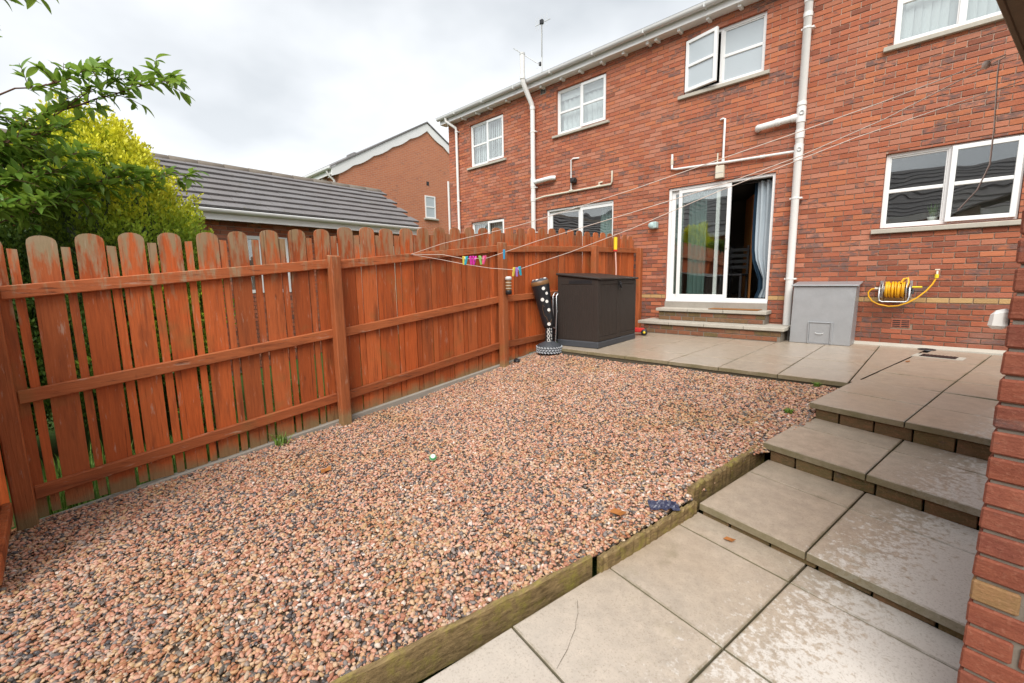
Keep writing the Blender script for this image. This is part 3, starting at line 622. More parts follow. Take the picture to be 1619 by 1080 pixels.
def drape(name, parent, x0, x1, y, z0, z1, m, folds=5, amp=.03, pinch=.0, side=1):
    mb = MB(); nx_, nz_ = folds*6, 12; vs_ = []
    for j in range(nz_+1):
        s = j/nz_; z = z0+(z1-z0)*s
        for i in range(nx_+1):
            u_ = i/nx_; wdt = 1-pinch*math.exp(-((s-.12)/.16)**2)
            x = (x0 + (x1-x0)*(u_ if side > 0 else 1-(1-u_)))if pinch == 0 else (x1-(x1-x0)*(1-u_)*wdt if side < 0 else x0+(x1-x0)*u_*wdt)
            vs_.append((x, y+amp*math.sin(u_*folds*2*PI)+.012*math.sin(s*7+i), z))
    mb.add(vs_, [(j*(nx_+1)+i, j*(nx_+1)+i+1, (j+1)*(nx_+1)+i+1, (j+1)*(nx_+1)+i) for j in range(nz_) for i in range(nx_)], None, None, True)
    return mb.build(name, m, parent)
x0,x1,z0,z1 = OPEN['left2']; mb = MB(); mb.box(x0,x1,.15,.156,z1-.20,z1-.02); mb.build('roller_blind', M['blind'], house); drape('net_curtain', house, x0, x1, .19, z0, z1, M['blind'], 10, .016)
# kitchen inside: worktop units, wall cupboard, small plant on the sill
mb = MB(); mb.box(.75,2.3,1.6,2.2,1.55,2.35,None,None,.01); mb.build('cupboard', M['oldpipe'], house)
mb = MB(); mb.box(-.9,2.3,2.4,3.0,.62,1.52,None,None,.01); mb.build('worktop', M['sill'], house)
pl = MB(); pl.lathe([(.0,0),(.04,0),(.055,.10),(.048,.10),(.04,.02)], 14, None, Matrix.Translation((.66,.19,1.74))); pl = pl.build('plant_pot', M['white'], house)
M['leafg'] = m_leaf('pot_leaf', (.09,.20,.03), (.16,.30,.05)); mb = MB()
for i in range(26):
    a = U(0, 6.28); h = U(.08,.22); r_ = U(.02,.09); p = Vector((.66+.02*math.cos(a), .19, 1.84)); q = p+Vector((r_*math.cos(a), r_*math.sin(a)*.5, h)); s = Vector((-math.sin(a), math.cos(a), 0))*.012
    mb.add([p, (p+q)/2+s, q, (p+q)/2-s], [(0,1,2,3)])
mb.build('leaf_tuft', M['leafg'], pl)
# sliding patio door, right leaf slid open
def slide_door(key, openx, wood):
    x0,x1,z0,z1 = OPEN[key]; z0 = .6375; xm = (x0+x1)/2
    mb = MB(); frame(mb, x0+.003,x1-.003,z0,z1-.004,.035,.13,.048); o = mb.build('patio_door', M['upvc'], house)
    def leaf(a, b, y0, y1, n_):
        mb = MB(); frame(mb, a,b,z0+.05,z1-.055,y0,y1,.062); lf = mb.build('sliding_leaf' if n_ else 'fixed_leaf', M['upvc'], o)
        pane(lf, a+.062,b-.062,z0+.112,z1-.117,(y0+y1)/2)
        if n_: mb = MB(); mb.box(b-.042,b-.022,y0-.03,y0,z0+.93,z0+1.12,None,None,.005); mb.build('handle', M['upvc'], lf)
    leaf(x0+.05, xm+.02, .088, .125, 0); leaf(openx, openx+.93, .045, .083, 1)
    mb = MB(); mb.box(x0+.01,x1-.01,.0,.04,z0-.03,z0+.012,None,None,.004); mb.build('threshold', M['upvc'], o)
    mb = MB(); mb.box(x0+.002,x1-.002,-.012,.06,.44,z0-.031); mb.build('plinth', M['render'], o); return o
pd = slide_door('patio', -2.87, 0); slide_door('ndoor', -5.12, 0)
drape('curtain', house, -2.75, -2.42, .26, .66, 2.66, M['teal'], 4, .03); drape('curtain', house, -3.03, -2.85, .24, .66, 2.66, M['teal'], 3, .025)
drape('curtain', house, -1.56, -1.29, .20, .70, 2.66, M['curtain'], 3, .035, .62, -1); drape('curtain_lining', house, -1.63, -1.34, .27, .68, 2.66, M['navy'], 3, .02, .5, -1)
mb = MB(); mb.tube([(-3.1,.22,2.665),(-1.2,.22,2.665)], .014, 8); cr_ = mb.build('curtain_rail', M['black'], house)
drape('curtain', house, -4.72, -4.36, .26, .66, 2.6, M['teal'], 4, .03)
idr = MB(); idr.box(-.02,.02,0,.72,.64,2.62,None,None,.006); idr = idr.build('inner_door', M['pine'], house, (-2.2,1.8,0)); idr.rotation_euler.z = 3.6
mb = MB(); mb.tube([(-.05,.64,1.62),(-.05,.54,1.62)], .012, 6); mb.build('handle', M['steel'], idr)
for cx, cy in ((-2.45,1.1),(-2.08,.85)):
    ch_ = MB(); ch_.box(cx-.2,cx+.2,cy-.2,cy+.2,1.08,1.12,None,None,.01); ch_ = ch_.build('dining_chair', M['black'], house)
    for a in (-1,1):
        for b in (-1,1):
            mb = MB(); mb.box(cx+a*.18-.018,cx+a*.18+.018,cy+b*.18-.018,cy+b*.18+.018,.64,1.08 if b < 0 else 1.66); mb.build('leg', M['black'], ch_)
    for k in range(4): mb = MB(); mb.box(cx-.17,cx+.17,cy+.17,cy+.19,1.22+.11*k,1.28+.11*k); mb.build('back_rail', M['black'], ch_)
# eaves: fascia, gutter, rafter ends, roof
mb = MB(); mb.box(HX[0]-.12,HX[1],-.20,-.185,5.42,5.56); mb.box(HX[0]-.12,HX[1],-.185,.02,5.42,5.435); mb.build('fascia', M['upvc'], house)
mb = MB(); x0, x1 = HX[0]-.14, HX[1]; prof = [(-.21,5.60)]+[(-.27+.06*math.cos(PI+i*PI/8)*-1, 5.565-.055*math.sin(i*PI/8)) for i in range(9)]
outl = [(-.205,5.575)]+[(-.265+.058*math.cos(-i*PI/8), 5.565-.058*math.sin(i*PI/8)) for i in range(9)]+[(-.325,5.58),(-.318,5.58)]+[(-.265-.052*math.cos(i*PI/8), 5.567-.052*math.sin(i*PI/8)) for i in range(9)]
mb.prism(outl, x0, x1, 'x'); gut = mb.build('gutter', M['gutter'], house)
for x in (-9.0,-7.9,-6.8,-5.7,-4.6,-3.5,-2.4,-1.3,-.2,.9):
    mb = MB(); mb.box(x-.012,x+.012,-.335,-.19,5.50,5.575,None,None,.003); mb.build('gutter_bracket', M['gutter'], gut)
for x in (-9.5,-8.86,-8.3,-7.83,-7.2,-6.1,-5.53,-5.03,-4.5,-4.0,-3.5,-3.33,-2.9,-2.4,-1.9,-1.4,-.9,-.4,.1,.6):
    mb = MB(); mb.box(x-.028,x+.028,-.15,.0,5.375,5.425,None,None,.006); mb.build('rafter_end', M['upvc'], house)
mb = MB(); mb.add([(HX[0]-.2,-.3,5.60),(HX[1],-.3,5.60),(HX[1],4.26,8.12),(HX[0]-.2,4.26,8.12)], [(0,1,2,3)]); mb.add([(HX[0]-.2,8.8,5.60),(HX[1],8.8,5.60),(HX[1],4.26,8.12),(HX[0]-.2,4.26,8.12)], [(3,2,1,0)])
mb.add([(HX[0]-.2,-.3,5.60),(HX[1],-.3,5.60),(HX[1],-.19,5.57),(HX[0]-.2,-.19,5.57)], [(3,2,1,0)]); mb.build('roof', M['tile'], house)
# pipes
def pipe(name, pts, r, m, parent=None, n=10): mb = MB(); mb.tube(pts, r, n); return mb.build(name, m, parent or house)
def collar(parent, x, y, z, r, m, h=.05, axis=None):
    mb = MB(); a = axis or Vector((0,0,1)); p = Vector((x,y,z)); mb.tube([p-a*h/2,p+a*h/2], r, 12); mb.build('collar', m, parent)
def clip(parent, x, y, z, r, m):
    mb = MB(); mb.tube([(x,y,z-.012),(x,y,z+.012)], r+.006, 12); mb.box(x+r, x+r+.035, y-.01, y+.06, z-.012, z+.012); mb.box(x-r-.02, x-r, y-.01, y+.06, z-.012, z+.012); mb.build('clip', m, parent)
sp1 = pipe('soil_pipe', [(-.937,-.09,.04),(-.937,-.09,5.38),(-.937,-.35,5.62),(-.937,-.35,6.3)], .055, M['pipe'], None, 14)
for z in (1.02,2.27,4.72): clip(sp1, -.937,-.09,z,.056,M['pipe'])
for z, h in ((4.9,.06),(5.1,.05),(3.66,.05),(3.5,.22),(3.22,.12),(2.95,.24)): collar(sp1, -.937,-.09,z,.064,M['pipe'],h)
mb = MB(); mb.tube([(-1.55,-.02,3.45),(-1.53,-.09,3.45),(-1.47,-.10,3.45),(-1.2,-.09,3.47),(-.95,-.09,3.48)], .05, 12); br_ = mb.build('branch', M['pipe'], sp1); collar(br_, -1.25,-.093,3.467,.058,M['pipe'],.05,Vector((1,0,.06)).normalized()); collar(br_, -1.03,-.09,3.476,.058,M['pipe'],.06,Vector((1,0,.06)).normalized())
for z, r_ in ((3.52,.034),(2.99,.03)):
    mb = MB(); mb.lathe([(r_,0),(r_,.012),(r_*.7,.012),(r_*.7,.004),(0,.004)], 14, None, Matrix.Translation((-.937+.02,-.152,z)) @ Matrix.Rotation(PI/2,4,'X')); mb.build('access_cap', M['gutter'], sp1)
wp = pipe('waste_pipe', [(-2.99,-.035,3.34),(-2.99,-.035,3.08),(-2.9,-.035,3.06),(-2.0,-.04,3.02),(-.98,-.06,2.985)], .021, M['pipe'])
pipe('riser', [(-2.16,0,3.75),(-2.11,-.035,3.75),(-2.075,-.035,3.74),(-2.075,-.035,3.05)], .018, M['pipe'], wp); collar(wp, -2.075,-.035,3.06,.026,M['pipe'],.06); collar(wp, -2.99,-.035,3.2,.026,M['oldpipe'],.09); collar(wp, -1.45,-.047,3.0,.027,M['pipe'],.07,Vector((1,0,0)))
mb = MB(); mb.box(-2.185,-2.045,-.075,.0,2.77,2.98,None,None,.008); jb = mb.build('meter_box', M['oldpipe'], house); mb = MB(); mb.tube([(-2.17,-.03,2.97),(-2.17,-.03,3.2)], .013, 8); mb.build('conduit', M['oldpipe'], jb); mb = MB(); mb.box(-2.18,-2.05,-.081,-.074,2.86,2.866); mb.build('seam', M['gutter'], jb)
sp2 = pipe('soil_pipe', [(-6.39,-.09,.0),(-6.39,-.09,5.02),(-6.40,-.11,5.12),(-6.42,-.37,5.50),(-6.42,-.39,5.60),(-6.42,-.39,6.12)], .055, M['pipe'], None, 14)
for z in (4.5,3.24,2.2): clip(sp2, -6.39,-.09,z,.056,M['pipe'])
for z, h in ((3.36,.2),(3.0,.16),(5.02,.06)): collar(sp2, -6.39,-.09,z,.063,M['pipe'],h)
collar(sp2, -6.42,-.39,5.62,.063,M['pipe'],.08); collar(sp2, -6.42,-.39,6.11,.062,M['gutter'],.04)
pipe('branch', [(-6.36,-.09,3.36),(-6.0,-.09,3.37),(-5.84,-.09,3.375),(-5.76,-.03,3.375)], .05, M['pipe'], sp2, 12)
wp2 = pipe('waste_pipe', [(-6.37,-.07,2.96),(-6.1,-.05,3.0),(-5.5,-.035,3.005),(-4.29,-.035,3.01),(-4.27,-.035,3.06),(-4.27,-.035,3.27)], .021, M['oldpipe'])
pipe('riser', [(-5.12,0,3.69),(-5.26,-.03,3.70),(-5.31,-.035,3.68),(-5.31,-.035,3.0)], .018, M['pipe'], wp2); pipe('stub', [(-4.58,-.035,3.01),(-4.58,-.035,3.08),(-4.52,0,3.09)], .018, M['oldpipe'], wp2); collar(wp2, -4.58,-.035,3.01,.027,M['oldpipe'],.1,Vector((1,0,0))); collar(wp2, -5.31,-.035,3.02,.027,M['oldpipe'],.1,Vector((1,0,0)))
mb = MB(); mb.box(-5.29,-5.17,-.13,0,3.17,3.28,None,None,.02); mb.tube([(-5.2,-.10,3.22),(-5.13,-.14,3.2)], .04, 10); mb.build('security_light', M['black'], house)
rw = pipe('downpipe', [(-9.43,-.27,5.53),(-9.43,-.26,5.44),(-9.24,-.07,5.26),(-9.23,-.06,5.2),(-9.23,-.06,.0)], .036, M['pipe'])
for z in (5.15,3.3,1.6): clip(rw, -9.23,-.06,z,.037,M['pipe'])
# flue cowl by the door
mb = MB(); MX = Matrix.Translation((-3.34,0,2.08)) @ Matrix.Rotation(PI/2,4,'X'); mb.lathe([(.065,0),(.065,.09),(.05,.13),(.0,.13)], 16, None, MX); mb.box(-3.34,-3.235,-.115,-.004,2.02,2.145,None,None,.012)
M['tealp'] = m_plain('pale_teal_plastic', (.42,.56,.54), .5, .35, 0, .3, 8); mb.build('vent_cowl', M['tealp'], house)
# television aerial on the ridge
ae = thing('tv_aerial', 'thin television aerial mast rising above the roof line', 'aerial', (-9.7,4.2,8.0))
def cyl(name, pts, r, m, par, n=6): mb = MB(); mb.tube(pts, r, n); return mb.build(name, m, par)
cyl('mast', [(0,0,-.1),(0,0,1.78)], .024, M['gutter'], ae)
bm_ = cyl('boom', [(-.1,0,.4),(-1.25,-.05,1.28)], .014, M['gutter'], ae)
for i in range(9): t_ = i/8; cyl('element', [(-.2-1.0*t_,-.16,.47+.78*t_),(-.2-1.0*t_,.10,.47+.78*t_)], .006, M['gutter'], bm_)
b2 = cyl('boom', [(-.28,.0,1.68),(.3,.1,1.74)], .012, M['gutter'], ae)
for i in range(5): cyl('element', [(-.25+.12*i,0,1.5),(-.25+.12*i,0,1.92)], .006, M['gutter'], b2)
mb = MB(); mb.box(-.06,.06,-.05,.05,1.64,1.78,None,None,.01); mb.build('dipole_box', M['black'], ae); mb = MB(); mb.box(-.12,-.02,-.05,.05,.36,.46,None,None,.01); mb.build('clamp', M['black'], ae)
cyl('reflector', [(-.05,-.2,.2),(-.12,.2,.75)], .008, M['gutter'], ae); cyl('cable', [(.02,-.03,1.66),(.05,-.05,1.3),(.02,-.03,.6)], .006, M['black'], ae)

# ------------------------------------------------------------------ steps up to the patio door
ds_ = thing('door_steps', 'two brick steps with concrete slab treads below the open patio door', 'steps', (0,0,0))
mb = MB(); mb.box(-3.19,-.905,-.575,-.008,.0,.213); mb.box(-3.04,-1.215,-.275,-.009,.2,.437); mb.build('core', M['mortar2'], ds_)
def riser(x0, x1, y, z0, n_, par):
    for k in range(n_):
        x = x0-(.11 if k % 2 else 0)
        while x < x1-.02:
            a, b = max(x, x0), min(x+.215, x1)
            if b-a > .03: brick_object(par, round(b-a,2), .066, Matrix.Translation((a,y,z0+.077*k)), (*random.choice([(.19,.085,.048),(.16,.10,.05),(.23,.095,.05),(.13,.10,.045)]), U(.2,.6)), .03)
            x += .226
    return
riser(-3.19,-.905,-.583,.055,2,ds_); riser(-3.04,-1.215,-.283,.282,2,ds_)
for k in range(3):                                         # returns at the right-hand ends
    pass
def tread(xs_, y0, y1, z):
    for a, b in zip(xs_, xs_[1:]):
        c = Vector(((a+b)/2,(y0+y1)/2,z)); mb = MB(); mb.poly8([(a+.003-c.x,y0-c.y,-.055),(b-.003-c.x,y0-c.y,-.055),(b-.003-c.x,y1-c.y,-.055),(a+.003-c.x,y1-c.y,-.055),(a+.003-c.x,y0-c.y,0),(b-.003-c.x,y0-c.y,0),(b-.003-c.x,y1-c.y,.004),(a+.003-c.x,y1-c.y,.004)], None, None, .006); mb.build('tread_slab', M['sill'], ds_, c)
tread([-3.30,-2.69,-2.06,-1.43,-.845], -.625, -.006, .272); tread([-3.09,-2.48,-1.86,-1.18], -.325, -.013, .497)
mt = MB(); mt.box(-2.12,-1.32,-.30,-.03,.5025,.514,None,None,.004); M['coir'] = m_plain('coir', (.30,.14,.05), .95, .1, 0, .5, 60, .6)
tag(mt.build('doormat', M['coir']), 'brown coir doormat lying on the upper door step', 'doormat')

# ------------------------------------------------------------------ garden fence on the left
FX = -3.68
TR = [(-8.65,1.085),(-6.33,1.305),(-3.94,1.548),(-1.65,1.635),(0,1.655)]
MR = [(-8.65,.370),(-6.33,.595),(-3.94,.845),(-1.65,.93),(0,.95)]
BRL = [(-8.65,-.325),(-6.33,-.08),(-3.94,.185),(-1.65,.265),(0,.28)]
APX = [(-8.7,1.40),(-8.37,1.43),(-7.41,1.52),(-6.67,1.59),(-6.04,1.645),(-4.86,1.735),(-3.99,1.795),(-2.58,1.88),(-.1,1.905)]
BOT = [(-8.7,-.58),(-8.47,-.55),(-6.6,-.415),(-4.96,-.295),(-4,-.165),(-3.07,-.03),(-2.9,.03),(0,.05)]
fence = thing('garden_fence', 'long orange stained picket fence with rounded board tops, left side of garden', 'fence', (FX,-4.3,-.3)); FO = Vector((FX,-4.3,-.3))
def fbuild(mb, name, m): 
    c = Vector((0,0,0)); o = mb.build(name, m, fence); return o
def dome(w_, h_, flat, n=8, sag=.055):
    if flat: return [(-w_/2,0),(w_/2,0),(w_/2,h_+U(-.004,.004)),(-w_/2,h_+U(-.004,.004))]
    return [(-w_/2,0),(w_/2,0)]+[(w_/2*math.cos(PI*i/n), h_-sag+sag*math.sin(PI*i/n)**.8) for i in range(n+1)]
def board(parent, x, y, zb, zt, w_, flat, off, m, rz=PI/2, th=.018):
    out = dome(w_, zt-zb, flat); mb = MB(); mb.prism(out, 0, th, 'y'); o = mb.build('board', m, parent, Vector((x,y,zb))-off)
    o.rotation_euler = (U(-.004,.004), U(-.006,.006), rz+U(-.012,.012)); return o
y = -8.62-.1228*8; k = 0
while y < -.12:
    if k % 2 == 0: board(fence, FX-.002+U(-.002,.002), y, lerp_tab(BOT,y)+U(-.01,.012), lerp_tab(APX,y)+U(-.012,.008), (.153 if y < -6.35 else .163)+U(-.005,.004), False, FO, M['fence'])
    else: board(fence, FX-.003+U(-.002,.002), y+U(-.006,.006), lerp_tab(BOT,y)+U(-.012,.015), lerp_tab(APX,y)-.085+U(-.008,.008), (.051 if y < -6.35 else .063)+U(-.004,.005), True, FO, M['fence'])
    y += .1228; k += 1
PY = [-8.645,-6.335,-3.94,-1.65,-.06]
for i, (a, b) in enumerate(zip(PY, PY[1:])):
    for tab in (TR, MR, BRL):
        za, zb_ = lerp_tab(tab,a), lerp_tab(tab,b); a2, b2 = a+.05, b-.05
        d = U(-.006,.006); mb = MB(); P = []
        for z in (-.092, 0):
            P += [(FX+.001,a2,za+z+d-(-4.3)*0),(FX+.046,a2,za+z+d),(FX+.046,b2,zb_+z-d),(FX+.001,b2,zb_+z-d)]
        c = Vector((FX,(a+b)/2,(za+zb_)/2)); mb.poly8([Vector(p)-c for p in P], None, None, .006)
        o = mb.build('rail', M['rail'], fence, c-FO)
for i, y in enumerate(PY):
    zb_ = lerp_tab(BOT,y)-.12; zt = lerp_tab(TR,y)+(.045 if i in (1,2) else .02); h = .052
    mb = MB(); hh = zt-zb_; mb.poly8([(0,-h,0),(.104,-h,0),(.104,h,0),(0,h,0),(0,-h,hh-.0),(.104,-h,hh-.012),(.104,h,hh-.012),(0,h,hh)], None, None, .008)
    o = mb.build('post', M['post'], fence, Vector((FX+.03,y,zb_))-FO); o.rotation_euler = (U(-.006,.006),U(-.006,.006),0)
kb = MB(); kb.poly8([(FX-.05,-8.7,-.75),(FX+.03,-8.7,-.75),(FX+.03,-3.05,-.3),(FX-.05,-3.05,-.3),(FX-.05,-8.7,-.60),(FX+.03,-8.7,-.60),(FX+.03,-3.05,-.045),(FX-.05,-3.05,-.045)], None, None, .01)
tag(kb.build('fence_kerb', M['concrete']), 'low concrete kerb running under the picket fence', 'kerb')
# return fence at the bottom of the garden
bf = thing('back_fence', 'return fence at the bottom of the garden, only its low rail in view', 'fence', (-3.5,-8.745,-.6)); BO = Vector((-3.5,-8.745,-.6))
for z in (-.36,.33,1.03):
    mb = MB(); mb.box(-.06,.98,0,.046,z+.6-.092,z+.6,None,None,.006); mb.build('rail', M['post'], bf)
for k in range(8): board(bf, -3.5+.123*k, -8.75, -.58, (1.40 if k % 2 == 0 else 1.31), .166 if k % 2 == 0 else .058, k % 2 == 1, BO, M['fence'], 0).location.y -= .018

# ------------------------------------------------------------------ things in the garden
sb = thing('storage_box', 'dark brown resin storage box with double doors on the patio by the fence', 'storage box', (-2.78,-2.79,PZ(-2.8)), None, .09)
# local: x runs along the doors (towards the house), y goes back to the fence side
LB, DB = 1.33, .70
SM = Matrix(((0,-1,0,0),(1,0,0,0),(0,0,1,0),(0,0,0,1)))          # (u along doors, v back) -> local
def sbx(mb, u0,u1,v0,v1,z0,z1,ch=.006): mb.box(u0,u1,v0,v1,z0,z1,None,SM,ch); return mb
sbx(MB(), -.012,LB+.012,-.012,DB+.012,0,.10,.012).build('base', M['boxbase'], sb)
def ribs(mb, n_, u0, u1, z0, z1, face):
    w_ = (u1-u0)/n_
    for i in range(n_):
        a, b = u0+i*w_+.003, u0+(i+1)*w_-.003
        if face == 'front': mb.box(a,b,-.004,.012,z0,z1,None,SM,.003)
        else: mb.box(-.004,.012,a,b,z0,z1,None,SM,.003)
mb = MB(); zt_f, zt_b = 1.02, 1.10
mb.add([SM @ Vector(p) for p in [(0,0.004,.1),(0,DB,.1),(0,DB,zt_b),(0,0.004,zt_f),(LB,0.004,.1),(LB,DB,.1),(LB,DB,zt_b),(LB,0.004,zt_f)]], [(0,1,2,3),(7,6,5,4),(1,5,6,2),(0,3,7,4),(3,2,6,7)]); body = mb.build('body', M['box'], sb)
mb = MB(); ribs(mb, 14, .07, DB-.07, .12, .95, 'side'); mb.box(-.006,.014,0,.065,.1,1.03,None,SM,.005); mb.box(-.006,.014,DB-.065,DB,.1,1.08,None,SM,.005); mb.box(-.006,.012,.066,DB-.066,.955,1.03,None,SM,.003); mb.build('side_panel', M['box'], sb)
mb = MB(); mb.box(-.0085,.0,.10,DB-.20,.965,1.02,None,SM,.003); mb.build('grab_recess', M['black'], sb)
for (a, b) in ((.006,LB/2-.003),(LB/2+.003,LB-.006)):
    mb = MB(); ribs(mb, 12, a+.05, b-.05, .17, .95, 'front'); mb.box(a,a+.048,-.009,.012,.105,1.015,None,SM,.004); mb.box(b-.048,b,-.009,.012,.105,1.015,None,SM,.004); mb.box(a+.049,b-.049,-.009,.012,.105,.165,None,SM,.004); mb.box(a+.049,b-.049,-.009,.012,.955,1.015,None,SM,.004); mb.build('door', M['box'], sb)
mb = MB(); u = LB/2; mb.add([SM @ Vector(p) for p in [(u-.03,-.014,.86),(u+.03,-.014,.86),(u+.045,-.03,.93),(u+.02,-.03,1.0),(u-.02,-.03,1.0),(u-.045,-.03,.93),(u,-.045,.92)]], [(0,1,6),(1,2,6),(2,3,6),(3,4,6),(4,5,6),(5,0,6)]); mb.tube([SM @ Vector((u-.03,-.03,.97)), SM @ Vector((u,-.05,.9)), SM @ Vector((u+.03,-.03,.97))], .012, 8); mb.build('latch', M['black'], sb)
mb = MB(); mb.poly8([SM @ Vector(p) for p in [(-.03,-.04,1.02),(LB+.03,-.04,1.02),(LB+.03,DB+.02,1.10),(-.03,DB+.02,1.10),(-.03,-.04,1.05),(LB+.03,-.04,1.05),(LB+.03,DB+.02,1.135),(-.03,DB+.02,1.135)]], None, None, .01); mb.build('lid', M['box'], sb)

# freestanding punch bag
px_, py_ = -3.43, -3.13; pz_ = gz(px_,py_)+.004
pb = thing('punch_bag', 'black freestanding punch bag with white target dots on a tyre shaped base', 'punch bag', (px_,py_,pz_))
mb = MB(); mb.lathe([(0,.005),(.16,.0),(.188,.02),(.195,.05),(.195,.095),(.185,.125),(.16,.14)], 28); ty = mb.build('base', M['tyre'], pb)
mb = MB(); mb.lathe([(.165,.138),(.15,.15),(.075,.18),(.05,.2)], 10, None, None, False); mb.build('base_cover', M['boxbase'], pb)
mb = MB()
for r_ in range(3):
    for i in range(26):
        a = 2*PI*(i+.5*(r_ % 2))/26; z = .03+.035*r_
        MX = Matrix.Rotation(a,4,'Z') @ Matrix.Translation((.1955,0,z)) @ Matrix.Rotation(.5 if r_ % 2 else -.5,4,'X'); mb.box(-.004,.004,-.017,.017,-.009,.011,None,MX)
mb.build('tread_pattern', M['tread'], ty)
lean = (rt*-.20 + Vector((0,0,1))).normalized(); lean.z = abs(lean.z); q_ = Vector((0,0,1)).rotation_difference(lean).to_matrix().to_4x4()
stem = MB(); stem.lathe([(.062,0),(.062,.28),(.055,.29)], 20, None, Matrix.Translation((.0,0,.16))); stem = stem.build('stem', M['vinyl'], pb)
BG = Matrix.Translation((.0,0,.40)) @ q_
mb = MB(); mb.lathe([(0,0),(.07,.0),(.088,.03),(.098,.15),(.118,.45),(.132,.62),(.135,.66)], 28, None, BG); bag = mb.build('bag', M['vinyl'], pb)
mb = MB(); mb.lathe([(.1355,.655),(.139,.665),(.139,.70),(.13,.715)], 28, None, BG); mb.build('rim', M['bronze'], pb)
mb = MB(); mb.lathe([(.132,.71),(.12,.735),(.08,.75),(0,.752)], 24, None, BG); cap = mb.build('cap', M['boxbase'], pb)
mb = MB()
for i in range(5): mb.lathe([(0,.004),(.026,.002),(.03,-.01)], 7, None, BG @ Matrix.Translation((.085*math.cos(i*1.5+.5),.085*math.sin(i*1.5+.5),.748)) @ Matrix.Scale(U(.6,1.1),4,(1,0,0)))
mb.build('scuff', M['white'], cap)
tocam = math.atan2(CAM.y-py_, CAM.x-px_)
def on_bag(mb, da, h, r_, rin=0, n_=14, col=None):
    R_ = lerp_tab([(0,.07),(.03,.088),(.15,.098),(.45,.118),(.62,.132),(.66,.135)], h)+.0025
    vs_ = []; 
    for k in range(n_):
        t_ = 2*PI*k/n_
        for rr2 in (r_, rin): u_, v_ = rr2*math.cos(t_), rr2*math.sin(t_); vs_.append(BG @ Vector((R_*math.cos(tocam+da+u_/R_), R_*math.sin(tocam+da+u_/R_), h+v_)))
    mb.add(vs_, [(2*k,(2*k+2)%(2*n_),(2*k+3)%(2*n_),2*k+1) for k in range(n_)])
for da, h, r_ in ((.28,.60,.026),(-.10,.44,.027),(.42,.40,.024),(.58,.52,.022),(.50,.27,.025),(.12,.06,.027)):
    mb = MB(); on_bag(mb, da, h, r_); on_bag(mb, da, h, r_*.62, r_*.52); mb.build('target_dot', M['white'], bag)
def bag_line(pts, m, w_=.0025):
    mb = MB(); P = []
    for da, h in pts:
        R_ = lerp_tab([(0,.07),(.03,.088),(.15,.098),(.45,.118),(.62,.132),(.66,.135)], h)+.002; P.append(BG @ Vector((R_*math.cos(tocam+da), R_*math.sin(tocam+da), h)))
    mb.tube(P, w_, 5); mb.build('printed_line', m, bag)
bag_line([(-.02,.33),(-.22,.36),(-.38,.30),(-.32,.20),(-.1,.17),(.1,.08)], M['bronze']); bag_line([(.2,.05),(.45,.09),(.75,.12)], M['bronze']); bag_line([(.35,.22),(.55,.23),(.75,.25)], M['bronze'])
for k in range(4):
    mb = MB(); a = tocam-.18; 
    for s_ in range(12):
        t0, t1 = 2*PI*s_/12, 2*PI*(s_+1)/12
        f_ = lambda t_, r2: Vector((.064*math.cos(a+.02/.064*0+r2*math.cos(t_)/.064), .064*math.sin(a+r2*math.cos(t_)/.064), .21+.062*k+r2*1.15*math.sin(t_)))
        mb.add([f_(t0,.024),f_(t1,.024),f_(t1,.015),f_(t0,.015)], [(0,1,2,3)])
    mb.build('printed_letter', M['white'], stem)
for k in range(6):
    mb = MB(); a = tocam+.52; h = .18+.036*k; R_ = .0645
    pat = [[(-.012,.012,0,.006),(-.012,-.006,0,.026)],[(-.012,.012,.01,.016),(.006,.012,0,.026)],[(-.012,.012,.02,.026),(-.003,.003,0,.026)]][k % 3]
    for u0,u1,v0,v1 in pat: mb.add([(R_*math.cos(a+u_/R_),R_*math.sin(a+u_/R_),h+v_) for u_, v_ in ((u0,v0),(u1,v0),(u1,v1),(u0,v1))], [(0,1,2,3)])
    mb.build('printed_mark', M['white'], stem)

# folded garden chair between the bag and the box
fc = thing('folded_chair', 'folded grey tubular chair with black fabric between punch bag and storage box', 'chair', (-3.535,-2.86,PZ(-2.86)))
for dx in (-.02,.05):
    fr = cyl('frame_tube', [(dx,-.05,.02),(dx+.01,-.03,.5),(dx,-.02,.78),(dx+.01,.02,.83),(dx+.02,.12,.83),(dx+.02,.16,.78),(dx+.03,.2,.02)], .012, M['steel'], fc, 8)
cyl('cross_brace', [(-.03,-.07,.25),(.06,.1,.7)], .010, M['steel'], fc); cyl('foot_bar', [(-.03,-.08,.3),(.07,-.07,.28)], .011, M['steel'], fc)
mb = MB(); mb.box(-.012,.03,-.03,.18,.1,.76,None,None,.008); mb.build('fabric', M['black'], fc)
for z in (.12,.2,.28): cyl('strap', [(-.03,-.06,z),(.06,-.05,z-.02)], .008, M['black'], fc)

